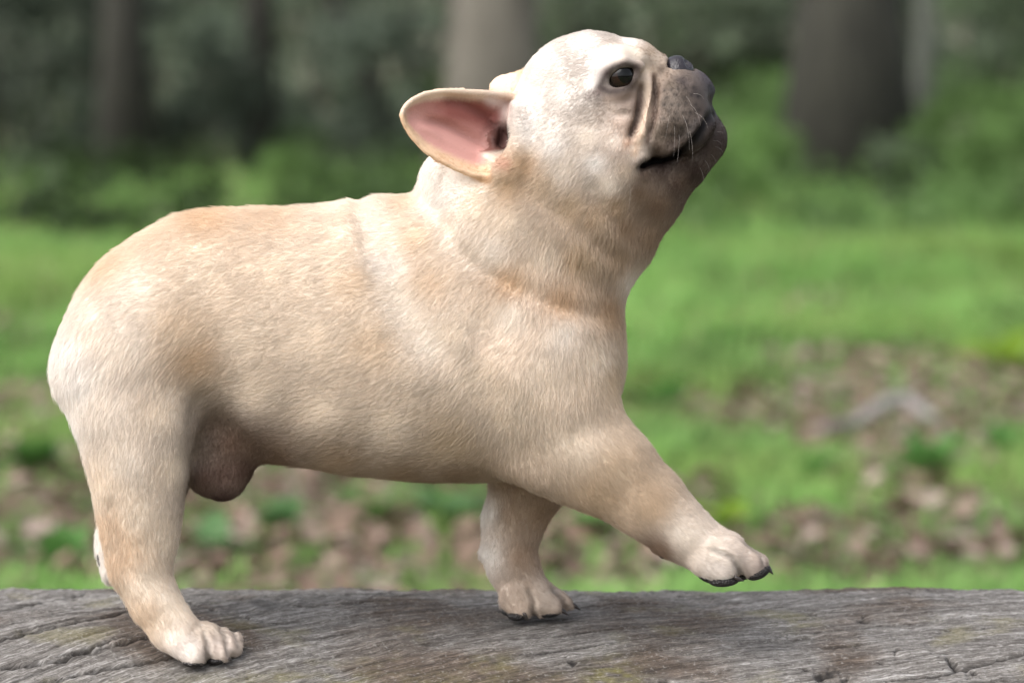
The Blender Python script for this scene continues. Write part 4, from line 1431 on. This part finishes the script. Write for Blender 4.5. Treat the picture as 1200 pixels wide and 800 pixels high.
paint([(758, 84), (760, 104), (758, 128), (752, 152), (744, 178)], 5.0, (222, 200, 178), 0.9, ON_HEAD)
paint([(766, 88), (767, 112), (765, 140), (758, 166)], 2.6, (96, 72, 60), 0.75, ON_HEAD)  # shade in the groove behind the muzzle pad, painted dark
paint([(751, 100), (751, 118), (747, 140), (740, 158)], 3.2, (92, 66, 54), 0.8, ON_HEAD)  # shade in the groove before the cheek, painted dark
paint([(753, 195), (760, 190), (774, 188), (787, 184), (802, 175), (816, 161), (827, 145), (836, 126)], 4.5, (26, 20, 20), 0.95, ON_HEAD)
paint([(834, 103), (840, 118), (838, 131)], 6.0, (18, 14, 15), 0.95, ON_HEAD)  # darkness of the mouth gap painted on as a black wedge
paint([(712, 116), (728, 117), (744, 110)], 6.0, (140, 118, 104), 0.55, ON_HEAD)
paint([(690, 112), (700, 106)], 5.0, (120, 100, 92), 0.5, ON_HEAD)
paint([(588, 190), (596, 192)], 9.0, (196, 158, 136), 0.8, (BP[:, 0] < 603) & (BP[:, 2] < 0))
paint([(703, 102), (708, 91), (717, 80), (732, 75), (748, 80), (744, 92), (730, 105), (714, 108), (703, 102)], 4.2, (52, 42, 40), 0.8, ON_HEAD)
paint([(444, 244), (450, 290), (464, 335), (486, 375), (512, 405)], 17.0, (240, 230, 217), 0.6, BP[:, 1] > 0)
paint([(756, 194), (766, 193), (778, 194)], 9.0, (50, 38, 36), 0.7, ON_HEAD)
paint([(576, 117), (590, 124), (596, 138)], 8.0, (206, 190, 180), 0.75, (BP[:, 0] < 604) & (BP[:, 2] < 0))
COL *= CREASE_SHADE[:, None] * np.array([1.02, 1.015, 1.03])
COL = np.clip(COL, 0.004, 0.9)

# ------------------------------------------------------------------ materials of the dog
m_skin, n_, l_, b_ = new_mat('dog_skin_and_undercoat')
at = n_.new('ShaderNodeAttribute'); at.attribute_name = 'coat'
hsv = n_.new('ShaderNodeHueSaturation'); hsv.inputs['Value'].default_value = 0.97
l_.new(at.outputs['Color'], hsv.inputs['Color']); l_.new(hsv.outputs[0], b_.inputs['Base Color'])
b_.inputs['Roughness'].default_value = 0.62
b_.inputs['Specular IOR Level'].default_value = 0.25
tc = n_.new('ShaderNodeTexCoord'); nz = n_.new('ShaderNodeTexNoise'); nz.inputs['Scale'].default_value = 700; nz.inputs['Detail'].default_value = 3
bp = n_.new('ShaderNodeBump'); bp.inputs['Strength'].default_value = 0.35; bp.inputs['Distance'].default_value = 0.001
l_.new(tc.outputs['Object'], nz.inputs['Vector']); l_.new(nz.outputs['Fac'], bp.inputs['Height']); l_.new(bp.outputs[0], b_.inputs['Normal'])

m_fur, n_, l_, b_ = new_mat('dog_fur')
at = n_.new('ShaderNodeAttribute'); at.attribute_name = 'coat'
l_.new(at.outputs['Color'], b_.inputs['Base Color'])
b_.inputs['Roughness'].default_value = 0.55
b_.inputs['Specular IOR Level'].default_value = 0.08

tr = n_.new('ShaderNodeBsdfTranslucent'); ms = n_.new('ShaderNodeMixShader'); ms.inputs[0].default_value = 0.25
l_.new(at.outputs['Color'], tr.inputs[0]); l_.new(b_.outputs[0], ms.inputs[1]); l_.new(tr.outputs[0], ms.inputs[2]); l_.new(ms.outputs[0], n_['Material Output'].inputs[0])

m_nose, n_, l_, b_ = new_mat('moist_dark_nose')
b_.inputs['Base Color'].default_value = (0.016, 0.013, 0.017, 1)
b_.inputs['Roughness'].default_value = 0.34
tc = n_.new('ShaderNodeTexCoord'); vo = n_.new('ShaderNodeTexVoronoi'); vo.inputs['Scale'].default_value = 900
bp = n_.new('ShaderNodeBump'); bp.inputs['Strength'].default_value = 0.5; bp.inputs['Distance'].default_value = 0.0006
l_.new(tc.outputs['Object'], vo.inputs['Vector']); l_.new(vo.outputs['Distance'], bp.inputs['Height']); l_.new(bp.outputs[0], b_.inputs['Normal'])

m_eye, n_, l_, b_ = new_mat('dark_brown_eye')
tc = n_.new('ShaderNodeTexCoord'); sx = n_.new('ShaderNodeSeparateXYZ'); mp = n_.new('ShaderNodeMapRange')
mp.inputs['From Min'].default_value = -EYE_R * PXM; mp.inputs['From Max'].default_value = EYE_R * PXM
l_.new(tc.outputs['Object'], sx.inputs[0]); l_.new(sx.outputs[2], mp.inputs[0])
rp = ramp(n_, [(0.0, (0.05, 0.035, 0.03, 1)), (0.66, (0.04, 0.03, 0.025, 1)), (0.70, (0.006, 0.004, 0.003, 1)), (0.78, (0.012, 0.006, 0.004, 1)), (0.90, (0.018, 0.008, 0.005, 1)), (0.93, (0.002, 0.002, 0.002, 1))])
l_.new(mp.outputs[0], rp.inputs[0]); l_.new(rp.outputs[0], b_.inputs['Base Color'])
b_.inputs['Roughness'].default_value = 0.03
b_.inputs['IOR'].default_value = 1.35; b_.inputs['Specular IOR Level'].default_value = 0.5

m_pad, n_, l_, b_ = new_mat('black_paw_leather')
b_.inputs['Base Color'].default_value = (0.012, 0.010, 0.010, 1); b_.inputs['Roughness'].default_value = 0.6
tc = n_.new('ShaderNodeTexCoord'); vo = n_.new('ShaderNodeTexVoronoi'); vo.inputs['Scale'].default_value = 700
bp = n_.new('ShaderNodeBump'); bp.inputs['Strength'].default_value = 0.9; bp.inputs['Distance'].default_value = 0.001
l_.new(tc.outputs['Object'], vo.inputs['Vector']); l_.new(vo.outputs['Distance'], bp.inputs['Height']); l_.new(bp.outputs[0], b_.inputs['Normal'])
m_claw, n_, l_, b_ = new_mat('dark_horn_claw')
b_.inputs['Base Color'].default_value = (0.035, 0.028, 0.025, 1); b_.inputs['Roughness'].default_value = 0.35

# ------------------------------------------------------------------ the dog: body > fur, eyes, nose, pads, claws
dog = empty('dog', P(420, 735, 0))
tag(dog, 'cream bulldog with dark muzzle walking on the log, head raised and forepaw lifted', 'dog')
DOGO = np.array(dog.location)
body = mesh_obj('body', BV - DOGO, BF, m_skin, dog)
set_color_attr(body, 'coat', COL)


def uv_ball(nu=32, nv=20):
    v = [(0, 0, 1)]
    for j in range(1, nv):
        t = math.pi * j / nv
        for i in range(nu):
            a = 2 * math.pi * i / nu
            v.append((math.sin(t) * math.cos(a), math.sin(t) * math.sin(a), math.cos(t)))
    v.append((0, 0, -1))
    f = []
    for i in range(nu):
        f.append((0, 1 + i, 1 + (i + 1) % nu))
        f.append((len(v) - 1, 1 + (nv - 2) * nu + (i + 1) % nu, 1 + (nv - 2) * nu + i))
    for j in range(nv - 2):
        for i in range(nu):
            a, b = 1 + j * nu + i, 1 + j * nu + (i + 1) % nu
            f.append((a, a + nu, b + nu, b))
    return np.array(v), f


UVB, UVF = uv_ball()
for sgn in (1, -1):
    c = EYE_C.copy(); c[1] *= sgn
    r = EYE_R * PXM
    v = UVB.copy()
    bulge = np.clip((v[:, 2] - 0.80) / 0.2, 0, 1)
    v *= (1 + 0.05 * bulge * bulge * (3 - 2 * bulge))[:, None]        # cornea
    o = mesh_obj('eye', v * r, UVF, m_eye, dog)
    o.location = Vector(c - DOGO)
    o.rotation_euler = Vector((0.42, -0.88 * sgn, 0.20)).to_track_quat('Z', 'Y').to_euler()

# nose leather with two nostrils
v = uv_ball(48, 32)[0]; nf = uv_ball(48, 32)[1]
nx, ny, nzz = v[:, 0], v[:, 1], v[:, 2]
shape = v * np.array([19.0, 27.0, 17.5])                               # along the muzzle, across, out
shape[:, 2] += 2.5 * np.exp(-((np.abs(shape[:, 1]) - 13) / 7) ** 2) * (nzz > 0)
shape[:, 2] -= 3.0 * np.exp(-(shape[:, 1] / 3.0) ** 2) * (nzz > 0)    # groove down the middle
for s in (1, -1):
    dx = (shape[:, 0] - 3 - 0.25 * (np.abs(shape[:, 1]) - 12)) / 4.6
    dy = (shape[:, 1] - s * 12.5) / 6.0
    shape[:, 2] -= 8.5 * np.exp(-(dx * dx + dy * dy) ** 1.5) * (nzz > 0)
tx = np.array([0.87, 0, -0.50]); tz = np.array([0.50, 0, 0.87]); ty = np.array([0, 1.0, 0])
npos = P(794, 84, 0)
nose_v = npos + (shape[:, :1] * tx + shape[:, 1:2] * ty + shape[:, 2:] * tz) * PXM
nose = mesh_obj('nose', nose_v - npos, nf, m_nose, dog)
nose.location = Vector(npos - DOGO)


def small_ball(name, c_px, radii, axis, mat, parent, taper=0.0):
    """An ellipsoid with its long axis along the picture-plane direction axis; taper narrows it towards its end."""
    v, f = uv_ball(16, 10)
    v = v.copy()
    k = 1 - taper * (v[:, 0] + 1) / 2
    v[:, 1] *= k; v[:, 2] *= k
    v = v * np.array(radii) * PXM
    a = np.array([axis[0], 0, -axis[1]], float); a /= np.linalg.norm(a)
    w = np.array([-a[2], 0, a[0]])
    c = P(c_px[0], c_px[1], c_px[2] * PXM)
    o = mesh_obj(name, v[:, :1] * a + v[:, 1:2] * np.array([0, 1.0, 0]) + v[:, 2:] * w, f, mat, parent)
    o.location = Vector(c - DOGO)
    return o


PADS = []
# lifted forepaw: toe pads and the large pad, black
for c, r, ax in (((849, 680, -102), (18, 13, 7), (1, -0.10)), ((889, 670, -93), (15, 12, 8), (1, -0.5)), ((888, 669, -76), (14, 10, 8), (1, -0.5)), ((866, 674, -60), (15, 10, 7), (1, -0.2)),
                 ((834, 675, -84), (18, 22, 8), (1, 0.25)), ((776, 648, -74), (7, 6, 5), (0.5, 1))):
    small_ball('paw_pad', c, r, ax, m_pad, dog); PADS.append((c, max(r) * 0.9))
# standing forepaw, hind paw, hanging hind paw
for c, r, ax in (((606, 721, 40), (12, 12, 6), (1, 0)), ((644, 718, 50), (14, 11, 5), (1, -0.1)), ((600, 716, 62), (14, 22, 6), (1, 0.1)),
                 ((226, 776, -104), (12, 10, 5), (1, 0)), ((254, 773, -89), (12, 10, 5), (1, -0.1)), ((222, 764, -78), (15, 20, 6), (1, 0.2)),
                 ((117, 654, 70), (10, 12, 3.5), (0.12, 1)),):
    small_ball('paw_pad', c, r, ax, m_pad, dog); PADS.append((c, max(r) * 0.8))
# claws
for c, ax in (((866, 678, -112), (1, 0.5)), ((902, 668, -95), (0.8, 0.9)), ((901, 665, -75), (0.8, 0.9)), ((878, 672, -58), (1, 0.6)),
              ((616, 722, 32), (0.6, 1)), ((662, 717, 48), (0.9, 0.7)), ((676, 711, 70), (0.9, 0.7)), ((673, 709, 88), (0.9, 0.6))):
    small_ball('claw', c, (6.5, 3.4, 3.6), ax, m_claw, dog, taper=0.75)
for c, ax in (((236, 777, -106), (0.8, 0.7)), ((269, 772, -90), (0.8, 0.6)), ((277, 767, -71), (0.9, 0.5))):
    small_ball('claw', c, (4.5, 2.6, 2.8), ax, m_claw, dog, taper=0.75)
# ------------------------------------------------------------------ the coat: short hairs lying along the body
# flow anchors: (px, py, dx, dy) direction the hair points, in the picture plane; length in mm
FLOW = np.array([
    (120, 300, -1, .55, 8), (75, 420, -.3, 1, 8), (180, 330, -1, .35, 8), (250, 260, -1, .1, 8), (350, 260, -1, .1, 8), (300, 380, -1, .3, 8), (420, 330, -1, .25, 8), (400, 460, -1, .35, 8),
    (300, 480, -1, .2, 8), (480, 540, -1, .15, 8), (220, 420, -.8, .7, 8), (150, 440, -.5, 1, 8), (90, 500, .1, 1, 8), (160, 540, -.1, 1, 7), (160, 620, .05, 1, 6), (125, 640, 0.1, 1, 7), (190, 720, .5, 1, 5), (250, 755, 1, .6, 4),
    (480, 240, -1, .3, 8), (500, 320, -.7, .7, 9), (560, 280, -.7, .7, 9), (600, 230, -.8, .6, 8), (640, 300, -.45, 1, 9), (700, 320, -.1, 1, 8), (600, 400, -.6, .9, 8), (700, 420, 0, 1, 8), (735, 400, .25, 1, 8), (540, 460, -.8, .7, 8),
    (640, 470, -.1, 1, 8), (680, 530, .6, 1, 7), (740, 580, .85, .8, 6), (800, 625, .9, .7, 5), (870, 650, 1, .4, 4), (600, 600, -.1, 1, 6), (600, 650, 0, 1, 6), (650, 700, 1, .5, 4), (500, 210, -.6, 1, 9),
    (640, 80, -1, .35, 4.5), (700, 50, -1, .05, 4), (750, 55, -1, -.25, 3), (620, 140, -1, .5, 5), (670, 130, -1, .45, 4.5), (700, 180, -.8, .8, 5.5), (660, 210, -.8, .7, 7), (730, 210, -.6, .9, 5.5), (720, 120, -.7, .6, 3), (758, 110, -.2, 1, 3), (758, 160, -.3, 1, 3.5),
    (785, 100, -.6, .9, 2.4), (800, 130, -.5, 1, 2.4), (780, 160, -.6, 1, 3), (825, 120, -.3, 1, 1.6), (830, 170, -.3, .8, 2.6), (800, 200, -.5, .8, 3.5), (760, 240, -.4, 1, 5), (740, 280, -.2, 1, 7),
    (480, 125, -1, .1, 1.6), (500, 120, -1, .1, 2), (500, 175, -1, -.4, 1.8), (540, 200, -1, -.4, 2.5), (585, 95, -1, .1, 2), (540, 110, -1, .1, 2), (260, 560, -.1, 1, 4), (270, 510, -.3, 1, 4),
], float)


def flow_at(Q):
    f = idw(Q, np.c_[FLOW[:, :2], np.zeros(len(FLOW))], FLOW[:, 2:], p=3.0, wz=0.0)
    return f


tri = np.concatenate([BF[:, [0, 1, 2]], BF[:, [0, 2, 3]]])
A = np.linalg.norm(np.cross(BV[tri[:, 1]] - BV[tri[:, 0]], BV[tri[:, 2]] - BV[tri[:, 0]]), axis=1) / 2
tn = BN[tri].mean(1)
dens = np.where(tn[:, 1] > 0.35, 0.35, 1.0)
tc_ = BP[tri].mean(1)
headish = (tc_[:, 0] > 600) & (tc_[:, 1] < 300) | (tc_[:, 0] > 740)
dens *= np.where(headish, 1.7, 1.0)
dens *= 1 - 0.85 * EARIN[tri].mean(1)
w = A * dens
NH = N_HAIR
ti = rng.choice(len(tri), NH, p=w / w.sum())
r1 = np.sqrt(rng.random(NH)); r2 = rng.random(NH)
bc = np.stack([1 - r1, r1 * (1 - r2), r1 * r2], 1)
T3 = tri[ti]
root = (BV[T3] * bc[:, :, None]).sum(1)
nrm = (BN[T3] * bc[:, :, None]).sum(1); nrm /= np.linalg.norm(nrm, axis=1, keepdims=True)
hcol = (COL[T3] * bc[:, :, None]).sum(1)
qp = to_px(root)
# per-vertex flow is cheaper than per-hair flow
FV = flow_at(BP)
fl = (FV[T3] * bc[:, :, None]).sum(1)
L = fl[:, 2] * 0.00068
lum = hcol.mean(1)
dirw = np.stack([fl[:, 0], np.zeros(NH), -fl[:, 1]], 1)
dirw -= nrm * (dirw * nrm).sum(1, keepdims=True)
dl = np.linalg.norm(dirw, axis=1, keepdims=True)
dirw = dirw / np.maximum(dl, 0.08)
side_v = np.cross(nrm, dirw)
j1 = vnoise(root, 60.0) * 0.22 + vnoise(root + 1.7, 260.0) * 0.22
dirw = dirw + side_v * (j1 + rng.normal(0, 0.16, NH))[:, None]
dirw /= np.linalg.norm(dirw, axis=1, keepdims=True) + 1e-9
lift = 0.30 + 0.09 * vnoise(root + 5.1, 160.0) + rng.normal(0, 0.10, NH)
chesty = (qp[:, 0] > 670) & (qp[:, 1] > 240) & (qp[:, 1] < 490)
stray = rng.random(NH) < np.where(chesty, 0.22, 0.11)
L = np.where(stray, L * np.where(chesty, 1.45, 1.2), L)
lift = np.where(stray, lift + rng.uniform(0.2, 0.6, NH), lift)
lift = np.clip(lift, 0.10, 1.1)[:, None]
L = L * rng.uniform(0.7, 1.15, NH) * (1 + 0.10 * vnoise(root + 9.0, 120.0))
L *= 1 - 0.45 * np.clip(EARIN[T3].mean(1), 0, 1)
# no hair over eyes, nose, pads, lips
ok = np.ones(NH, bool)
for sgn in (1, -1):
    c = EYE_C.copy(); c[1] *= sgn
    ok &= np.linalg.norm(root - c, axis=1) > EYE_R * PXM * 1.16
ok &= (((qp[:, 0] - 797) / 21) ** 2 + ((qp[:, 1] - 80) / 14) ** 2 + (qp[:, 2] / 27) ** 2) > 1
for c, r in PADS:
    ok &= np.linalg.norm(root - P(c[0], c[1], c[2] * PXM), axis=1) > r * PXM * 0.95
bare = lum < 0.022
ok &= ~(bare & (rng.random(NH) < 0.85))
near_eye = np.min([np.linalg.norm(root - EYE_C * np.array([1, s, 1]), axis=1) for s in (1, -1)], axis=0)
L *= np.clip((near_eye - EYE_R * PXM * 1.1) / 0.012, 0.25, 1)
root, nrm, dirw, side_v, lift, L, hcol = [a[ok] for a in (root, nrm, dirw, side_v, lift, L, hcol)]
n = len(root)
L = L[:, None]
d0 = dirw * 0.85 + nrm * (lift * 1.6); d0 /= np.linalg.norm(d0, axis=1, keepdims=True)
d1 = dirw + nrm * (lift * 0.45); d1 /= np.linalg.norm(d1, axis=1, keepdims=True)
d2 = dirw + nrm * (lift * 0.10) + side_v * rng.normal(0, 0.08, n)[:, None]; d2 /= np.linalg.norm(d2, axis=1, keepdims=True)
p0 = root - nrm * 0.0004
p1 = p0 + d0 * L * 0.30
p2 = p1 + d1 * L * 0.36
p3 = p2 + d2 * L * 0.36
PTS = np.stack([p0, p1, p2, p3], 1) - DOGO
rad = np.array([0.000064, 0.000062, 0.000048, 0.00002])[None] * rng.uniform(0.75, 1.25, n)[:, None]
jit = rng.normal(1.0, 0.09, n)[:, None] * np.array([1.0, 1.0, 1.0])
hcol = np.clip(hcol * jit, 0.003, 0.92)
hcol4 = np.ones((n, 4), np.float32); hcol4[:, :3] = hcol

# whiskers on the muzzle and chin
wk = []
for (wx, wy, ln_, dx, dz) in ((806, 120, 26, .8, -.5), (800, 135, 28, .5, -.9), (790, 145, 24, .1, -1), (814, 132, 24, .9, -.3), (786, 128, 22, -.2, -.9), (806, 148, 26, .4, -.9), (796, 158, 20, .0, -1), (836, 165, 14, 1, .1), (840, 155, 12, 1, .3),
                               (832, 180, 14, .8, -.5), (820, 196, 16, .5, -.8), (838, 172, 13, 1, -.1), (826, 188, 14, .7, -.7), (800, 110, 20, .7, -.4), (812, 110, 18, .9, .1), (845, 148, 10, 1, .2), (744, 66, 16, .5, .8), (750, 70, 14, .8, .6), (738, 215, 20, .1, -1)):
    y0 = near_y(wx, wy)
    for s in (1, -1):
        b0 = P(wx, wy, y0); b0[1] *= s
        dv = np.array([dx, -s * 0.55, dz]); dv /= np.linalg.norm(dv)
        sag = np.array([-0.25 * dx - 0.1, 0, -0.35])
        q = [b0 + dv * (ln_ * 0.0007) * t + sag * (ln_ * 0.0007) * t * t for t in (0, .35, .7, 1.0)]
        wk.append(q)
wk = np.array(wk) - DOGO
PTS = np.concatenate([PTS, wk])
rad = np.concatenate([rad, np.tile(np.array([[0.00006, 0.000055, 0.00004, 0.000015]]), (len(wk), 1))])
hcol4 = np.concatenate([hcol4, np.tile(np.array([[0.40, 0.36, 0.33, 1]], np.float32), (len(wk), 1))])
n = len(PTS)
hc = bpy.data.hair_curves.new('fur')
hc.add_curves([4] * n)
hc.attributes['position'].data.foreach_set('vector', PTS.astype(np.float32).ravel())
ra = hc.attributes.get('radius') or hc.attributes.new('radius', 'FLOAT', 'POINT')
ra.data.foreach_set('value', rad.astype(np.float32).ravel())
ca = hc.attributes.new('coat', 'FLOAT_COLOR', 'CURVE')
ca.data.foreach_set('color', hcol4.ravel())
hc.materials.append(m_fur)
fur = bpy.data.objects.new('fur', hc)
col.objects.link(fur)
fur.parent = body
fur['kind'] = 'stuff'
print('fur', n, round(time.time() - T0, 1), 's')
